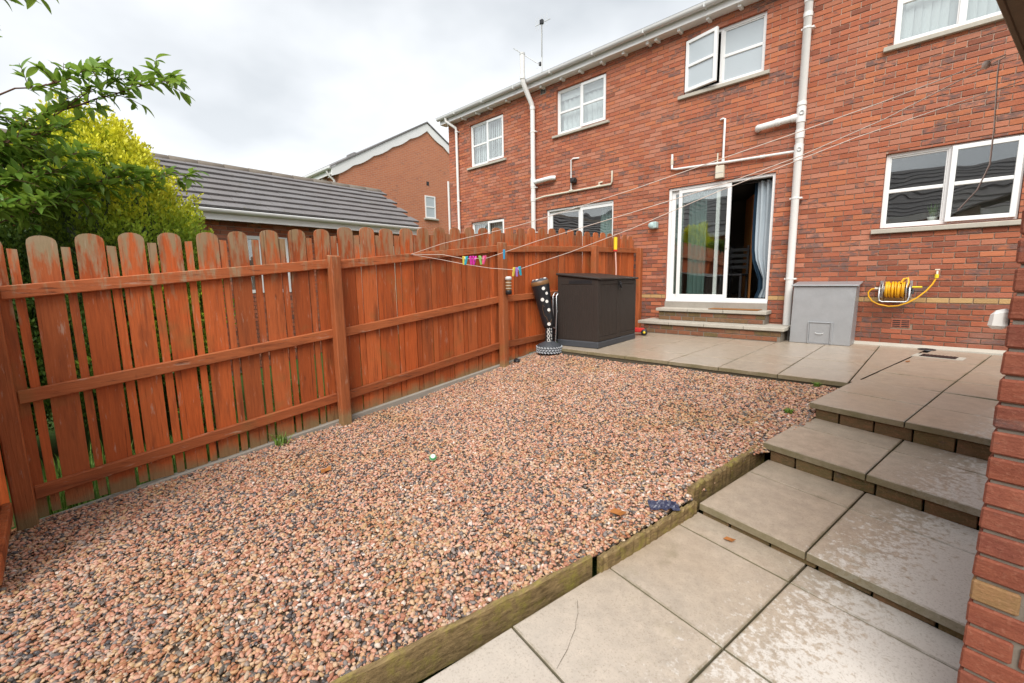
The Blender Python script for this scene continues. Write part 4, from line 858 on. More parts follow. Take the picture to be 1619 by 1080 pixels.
# coal bunker
cb = thing('coal_bunker', 'grey galvanised coal bunker with small hatch standing against the house wall', 'coal bunker', (-.43,-.21,PZ(-.2)))
mb = MB(); P = [(-.385,-.205,0),(.375,-.205,0),(.385,.18,0),(-.385,.18,0),(-.375,-.195,.855),(.395,-.195,.855),(.395,.18,.90),(-.375,.18,.90)]; mb.poly8(P, None, None, .006); mb.build('body', M['zinc'], cb)
mb = MB(); mb.poly8([(-.40,-.225,.862),(.425,-.225,.862),(.425,.19,.912),(-.40,.19,.912),(-.40,-.225,.884),(.425,-.225,.884),(.425,.19,.93),(-.40,.19,.93)], None, None, .006); mb.build('lid', M['zinc'], cb)
mb = MB(); mb.box(-.13,.13,-.214,-.206,.015,.315,None,None,.003); hb = mb.build('hatch', M['zinc'], cb)
for x in (-.14,.14,.155):
    mb = MB(); mb.box(x-.008,x+.008,-.226,-.205,.005,.335,None,None,.003); mb.build('slide_rail', M['zinc'], cb)
mb = MB(); mb.box(-.13,.13,-.225,-.206,.318,.332,None,None,.003); mb.build('hatch_lip', M['zinc'], hb); mb = MB(); mb.tube([(-.05,-.215,.17),(-.035,-.23,.158),(0,-.233,.155),(.035,-.23,.158),(.05,-.215,.17)], .005, 6); mb.build('handle', M['gutter'], hb); mb = MB(); mb.box(-.13,.13,-.23,-.206,.0,.012); mb.build('foot_strip', M['steel'], hb)

# hose reel with yellow hose on the wall
hr = thing('hose_reel', 'yellow garden hose wound on a silver wall mounted reel', 'hose reel', (.365,-.15,.855))
RX = Matrix.Rotation(PI/2,4,'Y')
mb = MB(); mb.lathe([(.05,-.12),(.05,.12)], 18, None, RX); mb.build('drum', M['gutter'], hr)
for x in (-.125,.125):
    mb = MB(); mb.lathe([(0,x-.004),(.135,x-.004),(.14,x),(.135,x+.004),(0,x+.004)], 26, None, RX); mb.build('flange', M['steel'], hr)
hs = MB(); P = []
for layer, (r_, n_) in enumerate(((.07,10),(.088,10),(.105,10))):
    for k in range(n_*16+1):
        t_ = k/(n_*16); x = (-.108+.216*t_)*(1 if layer % 2 == 0 else -1); a = 2*PI*n_*t_
        P.append((x+(.010*math.sin(a*.37) if layer == 2 else 0), r_*math.cos(a)*(1+.03*math.sin(k*.13)), r_*math.sin(a)))
hs.tube(P, .0095, 6); hs.build('wound_hose', M['yellow'], hr)
fr = MB(); fr.tube([(-.16,.13,.06),(-.16,0,.08),(-.16,-.10,.02),(-.16,-.12,-.10),(-.15,-.125,-.15),(-.12,-.13,-.165),(.12,-.13,-.165),(.15,-.125,-.15),(.16,-.12,-.10),(.16,-.10,.02),(.16,0,.08),(.16,.13,.06)], .009, 8); fr = fr.build('frame', M['steel'], hr)
mb = MB(); mb.box(-.175,-.145,.11,.146,-.12,.12,None,None,.004); mb.box(.145,.175,.11,.146,-.12,.12,None,None,.004); mb.build('wall_plate', M['steel'], hr)
mb = MB(); mb.tube([(.13,0,0),(.19,0,0)], .02, 10); mb.tube([(.19,-.01,.0),(.19,-.03,-.06)], .014, 8); mb.build('hub', M['black'], hr); mb = MB(); mb.tube([(.18,-.02,.035),(.28,-.03,.035)], .013, 8); mb.build('crank_handle', M['yellow2'], hr)
mb = MB(); mb.tube([(-.135,0,.01),(-.22,-.01,.015)], .016, 8); mb.build('inlet', M['oldpipe'], hr); mb = MB(); mb.tube([(.06,-.05,.095),(.09,-.04,.15),(.125,-.02,.16),(.135,-.02,.10),(.12,-.06,.03)], .014, 8); mb.build('hose_end', M['yellow'], hr)
mb = MB(); mb.tube([(-.20,-.01,.015),(-.255,-.015,.005),(-.288,-.02,-.04),(-.28,-.02,-.10),(-.235,-.02,-.165),(-.16,-.02,-.21),(-.05,-.02,-.235),(.05,-.02,-.225),(.15,-.01,-.18),(.24,.0,-.11),(.32,.02,-.02),(.375,.04,.07),(.405,.05,.15)], .0105, 8); mb.build('loose_hose', M['yellow'], hr)
tp = MB(); tp.tube([(.408,.05,.155),(.41,.05,.205)], .022, 10); tp = tp.build('tap_connector', M['yellow2'], hr); mb = MB(); mb.tube([(.41,.05,.205),(.41,.05,.235),(.41,.1,.245),(.41,.15,.245)], .012, 8); mb.tube([(.385,.075,.265),(.435,.075,.265)], .008, 6); mb.build('tap', M['oldpipe'], tp)

# solar lantern on the fence post
ln = thing('post_lantern', 'small black and clear lantern fixed to the tall middle fence post', 'lantern', (-3.498,-3.93,.87))
mb = MB(); mb.lathe([(0,0),(.042,0),(.045,.05),(.04,.06)], 16); mb.build('base', M['black'], ln); mb = MB(); mb.lathe([(.036,.06),(.04,.1),(.04,.18),(.034,.205)], 16); mb.build('jar', M['bronze'], ln)
for z in (.085,.125,.165): mb = MB(); mb.lathe([(.0405,z-.004),(.043,z),(.0405,z+.004)], 16); mb.build('ring', M['oldpipe'], ln)
mb = MB(); mb.lathe([(.034,.2),(.046,.205),(.046,.235),(.03,.25),(0,.25)], 16); mb.build('cap', M['gutter'], ln); mb = MB(); mb.box(-.05,-.035,-.012,.012,.05,.22); mb.build('bracket', M['black'], ln)
# pole with yellow grip
pole = thing('pole_with_grip', 'pale pole with a bright yellow and red grip leaning on the fence behind the box', 'pole', (-3.57,-1.02,PZ(-1)))
M['palepink'] = m_plain('pale_pink_plastic', (.68,.40,.33), .5, .35); cyl('shaft', [(.06,-.05,0),(.03,-.02,.8),(.035,-.02,1.2),(0,0,1.55)], .014, M['palepink'], pole, 8); cyl('grip', [(0,0,1.555),(0,0,1.78)], .034, M['yellow2'], pole, 14); cyl('collar', [(0,0,1.525),(0,0,1.556)], .040, M['red'], pole, 14)
# ride-on toy
ty = thing('toy_car', 'red toy car with black wheels parked behind the storage box', 'toy', (-3.10,-.98,PZ(-.9)), None, .5)
mb = MB(); mb.poly8([(-.16,-.09,.05),(.16,-.09,.05),(.16,.09,.05),(-.16,.09,.05),(-.15,-.08,.14),(.12,-.08,.12),(.12,.08,.12),(-.15,.08,.14)], None, None, .02); mb.build('body', M['red'], ty); mb = MB(); mb.box(-.15,-.10,-.07,.07,.13,.22,None,None,.015); mb.build('backrest', M['red'], ty)
for sx in (-.11,.11):
    for sy in (-.105,.105):
        mb = MB(); mb.lathe([(0,-.02),(.05,-.02),(.057,-.012),(.057,.012),(.05,.02),(0,.02)], 16, None, Matrix.Translation((sx,sy,.057)) @ Matrix.Rotation(PI/2,4,'X')); wh = mb.build('wheel', M['black'], ty)
        mb = MB(); mb.lathe([(0,-.0215),(.022,-.0215),(.024,.0),(.022,.0215),(0,.0215)], 12, None, Matrix.Translation((sx,sy,.057)) @ Matrix.Rotation(PI/2,4,'X')); mb.build('hub', M['yellow2'], wh)
# ball, scraps
t = NT('striped_ball'); v = t.n('ShaderNodeTexCoord').outputs['Object']; s_ = t.n('ShaderNodeSeparateXYZ', i0=t.n('ShaderNodeMapping', Vector=v, Rotation=(.4,.9,.7)).outputs[0])
a_ = t.math('FRACT', t.math('MULTIPLY', t.math('ADD', s_.outputs[0], .05), 22)); c = t.ramp(a_, [(0,(.60,.62,.42)),(.28,(.06,.34,.14)),(.62,(.75,.78,.70)),(.8,(.05,.30,.13))], 'CONSTANT'); M['ball'] = t.end(c, .4, None, .45)
bx_, by_ = -2.0, -6.36; mb = MB(); mb.lathe([(.0,-.031)]+[(.031*math.sin(PI*i/12), -.031*math.cos(PI*i/12)) for i in range(1,12)]+[(0,.031)], 20)
o = mb.build('ball', M['ball'], None, (bx_,by_,gz(bx_,by_)+.034)); tag(o, 'small green and white striped ball lying on the gravel', 'ball')
M['bluebag'] = m_plain('dark_blue_plastic', (.035,.04,.085), .35, .5, 0, .4, 20); mb = MB(); n_ = 12; vs_ = []
for j in range(n_+1):
    for i in range(n_+1): u_, v_ = i/n_-.5, j/n_-.5; vs_.append((u_*.17, v_*.10, .03*math.exp(-6*(u_*u_+v_*v_))+.016*noise.noise(Vector((u_*7,v_*7,2)))+.01*noise.noise(Vector((u_*17,v_*17,4)))))
mb.add(vs_, [(j*(n_+1)+i, j*(n_+1)+i+1, (j+1)*(n_+1)+i+1, (j+1)*(n_+1)+i) for j in range(n_) for i in range(n_)])
o = mb.build('plastic_scrap', M['bluebag'], None, (-.255,-5.93,gz(-.27,-5.93)+.016)); o.rotation_euler.z = .7; tag(o, 'crumpled dark blue plastic scrap on the gravel by the first step', 'plastic scrap')
M['rust'] = m_plain('dead_leaf', (.34,.13,.035), .7, .2)
mb = MB(); mb.add([(-.05,0,0),(-.02,.03,.014),(.03,.028,.006),(.06,0,.02),(.025,-.03,.004),(-.025,-.026,.012),(0,0,-.004)], [(0,6,1),(1,6,2),(2,6,3),(3,6,4),(4,6,5),(5,6,0)]); me = mb.mesh('dead_leaf'); me.materials.append(M['rust'])
for x, y, rz, lab in ((-.43,-6.17,.4,'orange brown dead leaf on the gravel near the ragged edging board'),(-2.55,-7.0,2.,'orange brown dead leaf out in the middle of the gravel'),(.62,-1.42,1.1,'tiny orange leaf on the patio near the drain grating'),(.10,-5.86,.3,'brown leaf lying against the riser of the first garden step')):
    o = link('fallen_leaf', me, None, None, (x,y,(gz(x,y)+.018) if x < 0 else PZ(y)+.006 if y > -3 else -.395)); o.rotation_euler.z = rz; o.scale = (1,1,1) if x < 0 else (.6,.6,.6); tag(o, lab, 'leaf')
mb = MB(); mb.poly8([(-.05,-.04,0),(.05,-.05,0),(.06,.03,0),(-.05,.04,0),(-.04,-.03,.05),(.04,-.04,.04),(.05,.02,.05),(-.04,.03,.06)], None, None, .015); o = mb.build('black_pot', M['black'], None, (-3.56,-3.72,gz(-3.56,-3.72)+.005)); tag(o, 'small black object on the gravel at the foot of the lantern post', 'pot')
# weeds
def tuft(mb, x, y, z, n_, h, sp, w_=.006):
    for _ in range(n_):
        a = U(0,6.28); hh = h*U(.4,1); d = Vector((math.cos(a),math.sin(a),0)); s = Vector((-d.y,d.x,0))*w_*U(.5,1); p = Vector((x+U(-.4,.4)*sp,y+U(-.4,.4)*sp,z)); b = sp*U(.2,1)
        m1 = p+d*b*.4+Vector((0,0,hh*.7)); e_ = p+d*b+Vector((0,0,hh)); g_ = U(0,1)
        mb.add([p-s,p+s,m1+s*.7,m1-s*.7,e_], [(0,1,2,3),(3,2,4)], (g_,g_,g_*.999,0))
wd = [((-3.58,-6.98),40,.13,.12,'grass weed sprouting under the fence before the second post'),((.02,-3.13),60,.05,.05,'bright green moss weed at the patio corner beside the top step'),((-.02,-4.05),50,.05,.06,'bright green weed in gravel against the top garden step')]
for (x,y), n_, h, sp, lab in wd:
    mb = MB(); tuft(mb, x, y, gz(x,y), n_, h, sp); mb.c = [(U(.2,1),)*3+(0,) for _ in mb.c]; tag(mb.build('weed', M['grass']), lab, 'weed', 'weeds in the gravel')

# ------------------------------------------------------------------ clothes line and pegs
cl = thing('clothes_line', 'pale rope clothes lines strung from the fence rail to the shed eaves', 'clothes line', (-3.6,-5.4,1.385)); CO = Vector((-3.6,-5.4,1.385))
M['rope'] = m_plain('pale_rope', (.72,.60,.52), .8, .2)
LA = [(-3.63,-5.40,1.386),(-3.04,-5.391,1.469),(-1.981,-5.374,1.551),(-1.636,-5.369,1.593),(-.828,-5.357,1.705),(.181,-5.341,1.869),(.558,-5.335,1.935),(.958,-5.329,2.02)]
LBn = [(-3.63,-5.40,1.384),(-3.047,-5.391,1.352),(-2.688,-5.386,1.292),(-2.362,-5.38,1.286),(-2.121,-5.377,1.330),(-1.722,-5.37,1.405),(-.823,-5.356,1.545),(-.141,-5.346,1.66),(.211,-5.34,1.74),(.565,-5.335,1.85),(.958,-5.329,2.01)]
LC = [(-3.63,-5.40,1.382),(-3.126,-5.334,1.301),(-2.804,-5.29,1.242),(-2.465,-5.245,1.193),(-2.137,-5.201,1.166),(-1.55,-5.12,1.31),(-.993,-5.047,1.469),(-.371,-4.963,1.676),(.127,-4.896,1.82),(.385,-4.861,1.895),(1.049,-4.772,2.045)]
for P in (LA, LBn, LC): cyl('rope', [Vector(p)-CO for p in P], .0025, M['rope'], cl, 6)
cyl('rope_tail', [Vector(p)-CO for p in ((.94,-5.335,2.0),(.939,-5.357,1.93),(.948,-5.397,1.708),(.948,-5.428,1.544),(.918,-5.479,1.434),(.865,-5.547,1.347))], .0030, M['rope'], cl, 6); mb = MB(); mb.lathe([(0,-.02),(.014,-.01),(.014,.01),(0,.02)], 10, None, Matrix.Translation(Vector((.9,-5.33,1.995))-CO)); mb.build('knot', M['rope'], cl)
cyl('hook', [Vector((-3.635,-5.40,1.38))-CO, Vector((-3.60,-5.40,1.385))-CO], .006, M['steel'], cl)
def along(P, x):
    for a, b in zip(P, P[1:]):
        if a[0] <= x <= b[0]: t_ = (x-a[0])/(b[0]-a[0]); return Vector(a).lerp(Vector(b), t_)
pegc = {'turquoise':(.03,.42,.55),'yellow':(.75,.62,.10),'magenta':(.72,.04,.45),'pink':(.80,.10,.25),'green':(.30,.62,.16),'lilac':(.42,.22,.62),'blue':(.05,.35,.62)}
for k_, c_ in pegc.items(): M['peg_'+k_] = m_plain('peg_'+k_, c_, .4, .4, 0, .08)
pm = {}
def peg(lab, P, x, c_, roll=0, yaw=0):
    p = along(P, x); o = thing('clothes_peg', lab, 'clothes peg', p, 'pegs on the clothes line', yaw); o.rotation_euler.y = roll
    for s in (-1,1):
        key = (c_, s)
        if key not in pm:
            mb = MB(); mb.poly8([(-.006,s*.003-.003,-.06),(.006,s*.003-.003,-.06),(.006,s*.003+.003,-.06),(-.006,s*.003+.003,-.06),(-.007,s*.006-.003,.025),(.007,s*.006-.003,.025),(.007,s*.006+.003,.025),(-.007,s*.006+.003,.025)], None, None, .002)
            me = mb.mesh('prong'); me.materials.append(M['peg_'+c_]); pm[key] = me
        q = link('prong', pm[key], None, o); q.location.y = s*.012; q.rotation_euler.x = -s*.22
        q.scale = (1.5,1.3,1.05)
    mb = MB(); mb.tube([(-.01,0,-.012),(.01,0,-.012)], .007, 8); mb.build('spring', M['steel'], o)
peg('yellow peg, leftmost of the cluster on the middle rope', LBn, -2.70, 'yellow', .1, .5); peg('turquoise peg between the yellow and magenta pegs of the cluster', LBn, -2.665, 'turquoise', .2, 1.1)
peg('magenta peg, left one of the two magenta pegs in the cluster', LBn, -2.60, 'magenta', -.1, .9); peg('magenta peg, right one of the two magenta pegs in the cluster', LBn, -2.545, 'magenta', .15, .3)
peg('light green peg near the right end of the peg cluster', LBn, -2.46, 'green', -.15, .7); peg('pink peg at the right end of the peg cluster', LBn, -2.40, 'pink', .2, 1.2)
peg('single turquoise peg hanging alone in front of the lantern post', LBn, -2.13, 'blue', 0, .8)
peg('yellow peg at the lowest point of the lowest rope', LC, -2.17, 'yellow', .15, .9); peg('lilac peg squeezed between yellow and turquoise pegs on the lowest rope', LC, -2.135, 'lilac', 0, .6); peg('turquoise peg at the lowest point of the lowest rope', LC, -2.10, 'turquoise', -.15, .9)

# ------------------------------------------------------------------ brick outbuilding at the right edge
ob = thing('brick_outbuilding', 'brick corner of an outbuilding close to the camera at the right edge', 'outbuilding', (0,0,0))
AP, BP = .637, .16
OM = MP @ Matrix.Translation((AP, BP, 0))
wl = MB(); wl.box(.010,2.3,.011,.20,-.6,2.15,None,OM); wl.box(.006,.2,.2,2.4,-.6,2.15,None,OM); wl = wl.build('wall', M['mortar2'], ob)
def ocol(x, z): 
    c = random.choice([(.20,.060,.036),(.225,.068,.040),(.18,.056,.037),(.21,.067,.042)]); k = U(.9,1.15)
    return (*[q*k for q in c], U(.2,.5))
zb_ = -.50
for k in range(35):
    x = 0 if k % 2 else -.1125
    while x < 1.3:
        a, b = max(x, 0), x+.213
        oc = ocol(0,0); q = pix(OM @ Vector((a+.03,0,zb_+.03))); oc = (.25,.15,.068,.5) if q and a < .02 and abs(q[1]-945) < 22 else oc
        brick_object(wl, round(b-a,3), .065, OM @ Matrix.Translation((a,U(-.002,.002),zb_)), oc, .10, .001, .0055)
        x += .225
    zb_ += .076
mb = MB(); z = -.50
for k in range(35):
    y = .10 if k % 2 else .215
    while y < 2.3: mb.box(0,.03,y+.01,y+.22,z,z+.065,ocol(0,0),OM); y += .225
    z += .076
tag(mb.build('brickwork', M['brick'], wl), kind='stuff')
mb = MB(); mb.box(-.218,2.5,-.12,2.7,2.13,2.155,None,OM); mb.box(-.222,-.20,-.14,2.7,2.125,2.33,None,OM,.004); mb.build('eaves_board', M['beam'], ob)
mb = MB(); mb.add([OM @ Vector(p) for p in [(-.28,-.2,2.33),(2.6,-.2,3.3),(2.6,2.8,3.3),(-.28,2.8,2.33),(-.28,-.2,2.36),(2.6,-.2,3.33),(2.6,2.8,3.33),(-.28,2.8,2.36)]], [(3,2,1,0),(4,5,6,7),(0,1,5,4),(2,3,7,6),(0,4,7,3),(1,2,6,5)]); mb.build('roof', M['tile'], ob)
wb = MB(); wb.poly8([(-.04,.02,.915),(.0,.02,.915),(.0,.08,.915),(-.04,.08,.915),(-.036,.02,.965),(.0,.02,.975),(.0,.08,.975),(-.03,.08,.965)], None, OM, .01); wb.build('wall_bracket', M['white'], ob)

# ------------------------------------------------------------------ neighbour's garage
HG = math.radians(3.0); GM = Matrix.Translation((-8.33,-6.8,0)) @ Matrix.Rotation(PI/2+HG,4,'Z')
gr = thing('garage', 'low brick garage with grey tiled roof and white fascia behind the fence', 'garage', (0,0,0))
gop = [(.75,1.75,.9,1.95),(2.6,4.4,-.2,1.9)]
GW = (-3.2,4.62)
gw = sheet(GW, -.6, 2.3, gop, .012, GM); gw.add([GM @ Vector(p) for p in [(4.62,.007,-.6),(4.62,2.9,-.6),(4.62,2.9,2.3),(4.62,1.45,3.4),(4.62,.007,2.3)]], [(0,1,2,3,4)]); gw = gw.build('wall', M['mortar'], gr)
brick_wall(gw, GW, -.5, 2.24, gop, GM, lambda x, z: brick_col(x+20, z, .3), 120, zref=.0)
mb = MB(); GMb = GM
def gbox(mb, *a, ch=0): mb.box(*a, None, GM, ch); return mb
def gframe(parent, x0,x1,z0,z1):
    mb = MB(); t_ = .06
    for q in ((x0,x0+t_,z0,z1),(x1-t_,x1,z0,z1),(x0+t_,x1-t_,z0,z0+t_),(x0+t_,x1-t_,z1-t_,z1),((x0+x1)/2-.03,(x0+x1)/2+.03,z0+t_,z1-t_)): mb.box(q[0],q[1],-.01,.07,q[2],q[3],None,GM)
    o = mb.build('window', M['upvc'], parent); mb = MB(); mb.box(x0+.05,x1-.05,.03,.034,z0+.05,z1-.05,None,GM); mb.build('pane', M['glass'], o); mb = MB(); mb.box(x0,x1,.08,.1,z0,z1,None,GM); mb.build('backing', M['room'], o)
gframe(gr, .752,1.748,.902,1.948)
mb = MB(); gbox(mb, 2.602,4.398,.0,.05,-.2,1.898); dg = mb.build('garage_door', M['oldpipe'], gr)
for i in range(5): mb = MB(); gbox(mb, 2.65,4.35,-.012,.0,-.1+.39*i,.25+.39*i,ch=.004); mb.build('door_panel', M['oldpipe'], dg)
mb = MB(); gbox(mb, -3.3,4.75,-.26,-.24,2.16,2.30); gbox(mb, -3.3,4.75,-.24,.03,2.235,2.25); mb.build('fascia', M['upvc'], gr)
mb = MB(); outl = [(-.265,2.33)]+[(-.315+.05*math.cos(-i*PI/8), 2.325-.055*math.sin(i*PI/8)) for i in range(9)]+[(-.36,2.335)]+[(-.315-.045*math.cos(i*PI/8), 2.327-.049*math.sin(i*PI/8)) for i in range(9)]
mb.prism(outl, -3.3, 4.78, 'x', None, GM); mb.build('gutter', M['upvc'], gr)
for i in range(13): mb = MB(); x = -3.0+.6*i; gbox(mb, x-.035,x+.035,-.22,.0,2.175,2.233,ch=.006); mb.build('rafter_end', M['upvc'], gr)
ey, ez, ry, rz_ = -.31, 2.335, 1.40, 3.40; sl_ = math.hypot(ry-ey, rz_-ez); ang = math.atan2(rz_-ez, ry-ey)
RM = GM @ Matrix.Translation((0,ey,ez)) @ Matrix.Rotation(ang,4,'X')
mb = MB(); mb.box(-3.3,4.72,.03,sl_,-.06,-.02,None,RM); rf = mb.build('roof', M['boxbase'], gr)
mb = MB(); mb.poly8([(0,0,.018),(.327,0,.018),(.327,.34,-.016),(0,.34,-.016),(0,0,.060),(.327,0,.060),(.327,.34,.008),(0,.34,.008)], None, None, .003); tme = mb.mesh('roof_tile'); tme.materials.append(M['tile'])
nc = 8; ex = sl_/nc
for j in range(nc):
    x = -3.3 - (.165 if j % 2 else 0)
    while x < 4.6:
        o = link('roof_tile', tme, None, rf); o.matrix_local = RM @ Matrix.Translation((x,j*ex+U(-.004,.004),U(-.002,.003))) @ Matrix.Rotation(U(-.006,.006),4,'Z'); x += .333
M['ridge'] = m_plain('mossy_ridge', (.20,.17,.14), .95, .1, 0, .8, 14, .8)
x = -3.3
while x < 4.6:
    mb = MB(); mb.lathe([(.10,0),(.118,.01),(.112,.44),(.10,.45)], 10, None, GM @ Matrix.Translation((x,ry,rz_-.045)) @ Matrix.Rotation(PI/2,4,'Y')); mb.build('ridge_tile', M['ridge'], rf); x += .45
mb = MB(); mb.add([GM @ Vector(p) for p in [(-3.3,ry,rz_-.02),(4.72,ry,rz_-.02),(4.72,3.1,2.33),(-3.3,3.1,2.33)]], [(0,1,2,3)]); mb.build('rear_slope', M['tile'], rf)

# ------------------------------------------------------------------ far gable-ended house
fh = thing('far_house', 'distant red brick house with white bargeboards on its gable end', 'house', (0,0,0))
XG = -16.6; mb = MB(); mb.add([(XG,0,-.2),(XG,8.5,-.2),(XG,8.5,5.45),(XG,4.26,7.9),(XG,0,5.45)], [(0,1,2,3,4)]); mb.add([(XG,0,-.2),(XG,0,5.45),(-26,0,5.45),(-26,0,-.2)], [(0,1,2,3)]); mb.build('wall', M['farbrick'], fh)
def barge(ya, za, yb, zb2, n_=5):
    out = [(ya,za+.10),(yb,zb2+.10)]; m_ = 30
    low = []
    for i in range(m_+1):
        s = i/m_; f_ = (s*n_) % 1; low.append((yb+(ya-yb)*s, zb2+(za-zb2)*s-.22-.06*math.sin(PI*f_)))
    mb = MB(); mb.prism(out+low, XG+.005, XG+.06, 'x'); return mb.build('bargeboard', M['upvc'], fh)
barge(-.3,5.40,4.26,8.02); barge(8.8,5.40,4.26,8.02)
mb = MB(); mb.add([(XG+.1,-.35,5.48),(XG+.1,4.26,8.14),(-26,4.26,8.14),(-26,-.35,5.48),(XG+.1,8.85,5.48),(-26,8.85,5.48),(XG+.1,-.35,5.54),(XG+.1,4.26,8.2),(-26,4.26,8.2),(-26,-.35,5.54),(XG+.1,8.85,5.54),(-26,8.85,5.54)], [(0,3,2,1),(1,2,5,4),(6,7,8,9),(7,10,11,8),(0,1,7,6),(1,4,10,7),(0,6,9,3)]); mb.build('roof', M['tile'], fh)
mb = MB(); mb.box(-26,XG+.05,-.42,-.28,5.42,5.54,None,None,.03); mb.build('gutter', M['gutter'], fh); mb = MB(); mb.box(-26,XG+.02,-.27,-.25,5.26,5.45); mb.build('fascia', M['upvc'], fh)
cyl('downpipe', [(XG-.3,-.33,5.42),(XG-.3,-.3,5.3),(XG-.25,-.08,5.08),(XG-.25,-.08,0)], .05, M['pipe'], fh, 10); cyl('downpipe', [(XG+.08,5.35,5.75),(XG+.08,5.35,0)], .05, M['pipe'], fh, 10)
for i in range(7): mb = MB(); x = XG-.5-.6*i; mb.box(x-.04,x+.04,-.2,0,5.2,5.26); mb.build('rafter_end', M['upvc'], fh)
fw_ = MB(); 
for q in ((4.02,4.08,3.96,4.97),(4.54,4.60,3.96,4.97),(4.08,4.54,3.96,4.02),(4.08,4.54,4.91,4.97),(4.08,4.54,4.44,4.50)): fw_.box(XG-.02,XG+.03,q[0],q[1],q[2],q[3])
fw_ = fw_.build('window', M['upvc'], fh); mb = MB(); mb.box(XG+.0,XG+.012,4.07,4.55,4.01,4.92); mb.build('pane', M['frost'], fw_); mb = MB(); mb.box(XG,XG+.1,3.93,4.72,3.88,3.955,None,None,.01); mb.build('window_sill', M['sill'], fh); mb = MB(); mb.box(XG-.01,XG+.006,4.15,4.29,5.42,5.60); mb.build('vent_grille', M['black'], fh); mb = MB(); mb.box(-18.3,-17.6,1.2,1.7,6.3,6.55,None,None,.03); mb.build('roof_vent', M['tile'], fh)

# ------------------------------------------------------------------ bungalow behind the camera (seen mirrored in the panes)
bg_ = thing('bungalow', 'brick bungalow with tiled roof mirrored in the house window panes', 'house', (0,0,0))
mb = MB(); mb.add([(-16,-13.4,-1),(9,-13.4,-1),(9,-13.4,3.1),(-16,-13.4,3.1)], [(3,2,1,0)]); mb.build('wall', M['farbrick'], bg_)
for j in range(11):
    t0, t1 = j/11, (j+1)/11; y0, y1 = -13.0-3.1*t0, -13.0-3.1*t1; z0, z1 = 3.15+2.0*t0, 3.15+2.0*t1
    mb = MB(); mb.add([(-16.3,y0,z0+.03),(9.3,y0,z0+.03),(9.3,y1,z1),(-16.3,y1,z1),(-16.3,y0,z0-.01),(9.3,y0,z0-.01)], [(3,2,1,0),(0,1,5,4)]); mb.build('tile_course', M['tile'], bg_)
mb = MB(); mb.box(-16.3,9.3,-13.02,-12.98,2.95,3.14); mb.build('fascia', M['upvc'], bg_)
for x in (-9.5,-5.6,-1.0,3.5):
    mb = MB(); 
    for q in ((x,x+.07,.4,1.9),(x+1.33,x+1.4,.4,1.9),(x+.07,x+1.33,.4,.47),(x+.07,x+1.33,1.83,1.9),(x+.67,x+.73,.47,1.83)): mb.box(q[0],q[1],-13.41,-13.35,q[2],q[3])
    wv = mb.build('window', M['upvc'], bg_); mb = MB(); mb.box(x+.05,x+1.35,-13.395,-13.38,.45,1.85); mb.build('pane', M['boxbase'], wv)
cyl('downpipe', [(-7.2,-13.3,3.0),(-7.2,-13.3,-1)], .05, M['pipe'], bg_, 10)

# ------------------------------------------------------------------ trees
M['leaf'] = m_leaf('cherry_leaf', (.13,.27,.04), (.30,.46,.08), .45, .36)
M['leafj'] = m_leaf('cherry_leaf_joined', (.13,.27,.04), (.30,.46,.08), .45, .36, True)
def leaf_mesh(L=1., w_=.36, fold=.16, curl=.22):
    vs_ = []; n_ = 6
    for i in range(n_+1):
        t_ = i/n_; ww = w_*.5*math.sin(PI*min(1, t_**.85))**.8 if 0 < t_ < 1 else 0.012
        z = -curl*t_*t_; vs_ += [(-ww, t_*L, z+fold*ww*2), (0, t_*L, z), (ww, t_*L, z+fold*ww*2)]
    fs = []
    for i in range(n_): a = 3*i; fs += [(a,a+1,a+4,a+3),(a+1,a+2,a+5,a+4)]
    return vs_, fs
LV = [leaf_mesh(1,.40,.2,.18), leaf_mesh(1,.36,.35,.06), leaf_mesh(1,.46,.1,.26), leaf_mesh(1,.38,.3,.38)]
LME = []
for v_, f_ in LV:
    mb = MB(); mb.add(v_, f_, None, None, True); me = mb.mesh('leaf'); me.materials.append(M['leaf']); LME.append(me)
tree = thing('cherry_tree', 'broad leaved tree overhanging the fence at the upper left', 'tree', (-4.9,-9.6,-.8)); TO = Vector((-4.9,-9.6,-.8))
def jitter(P, k=3, amp=.03):
    out = [Vector(P[0])]
    for a, b in zip(P, P[1:]):
        a, b = Vector(a), Vector(b)
        for i in range(1, k+1): q = a.lerp(b, i/k); out.append(q+Vector((U(-amp,amp),U(-amp,amp),U(-amp,amp)))*(1 if i < k else .3))
    return out
mb = MB(); mb.tube([(-4.9,-9.6,-.8),(-4.88,-9.55,.3),(-4.92,-9.45,1.0),(-4.9,-9.3,1.6)], [.10,.085,.075,.06], 12); mb.build('trunk', M['bark'], tree, -TO)
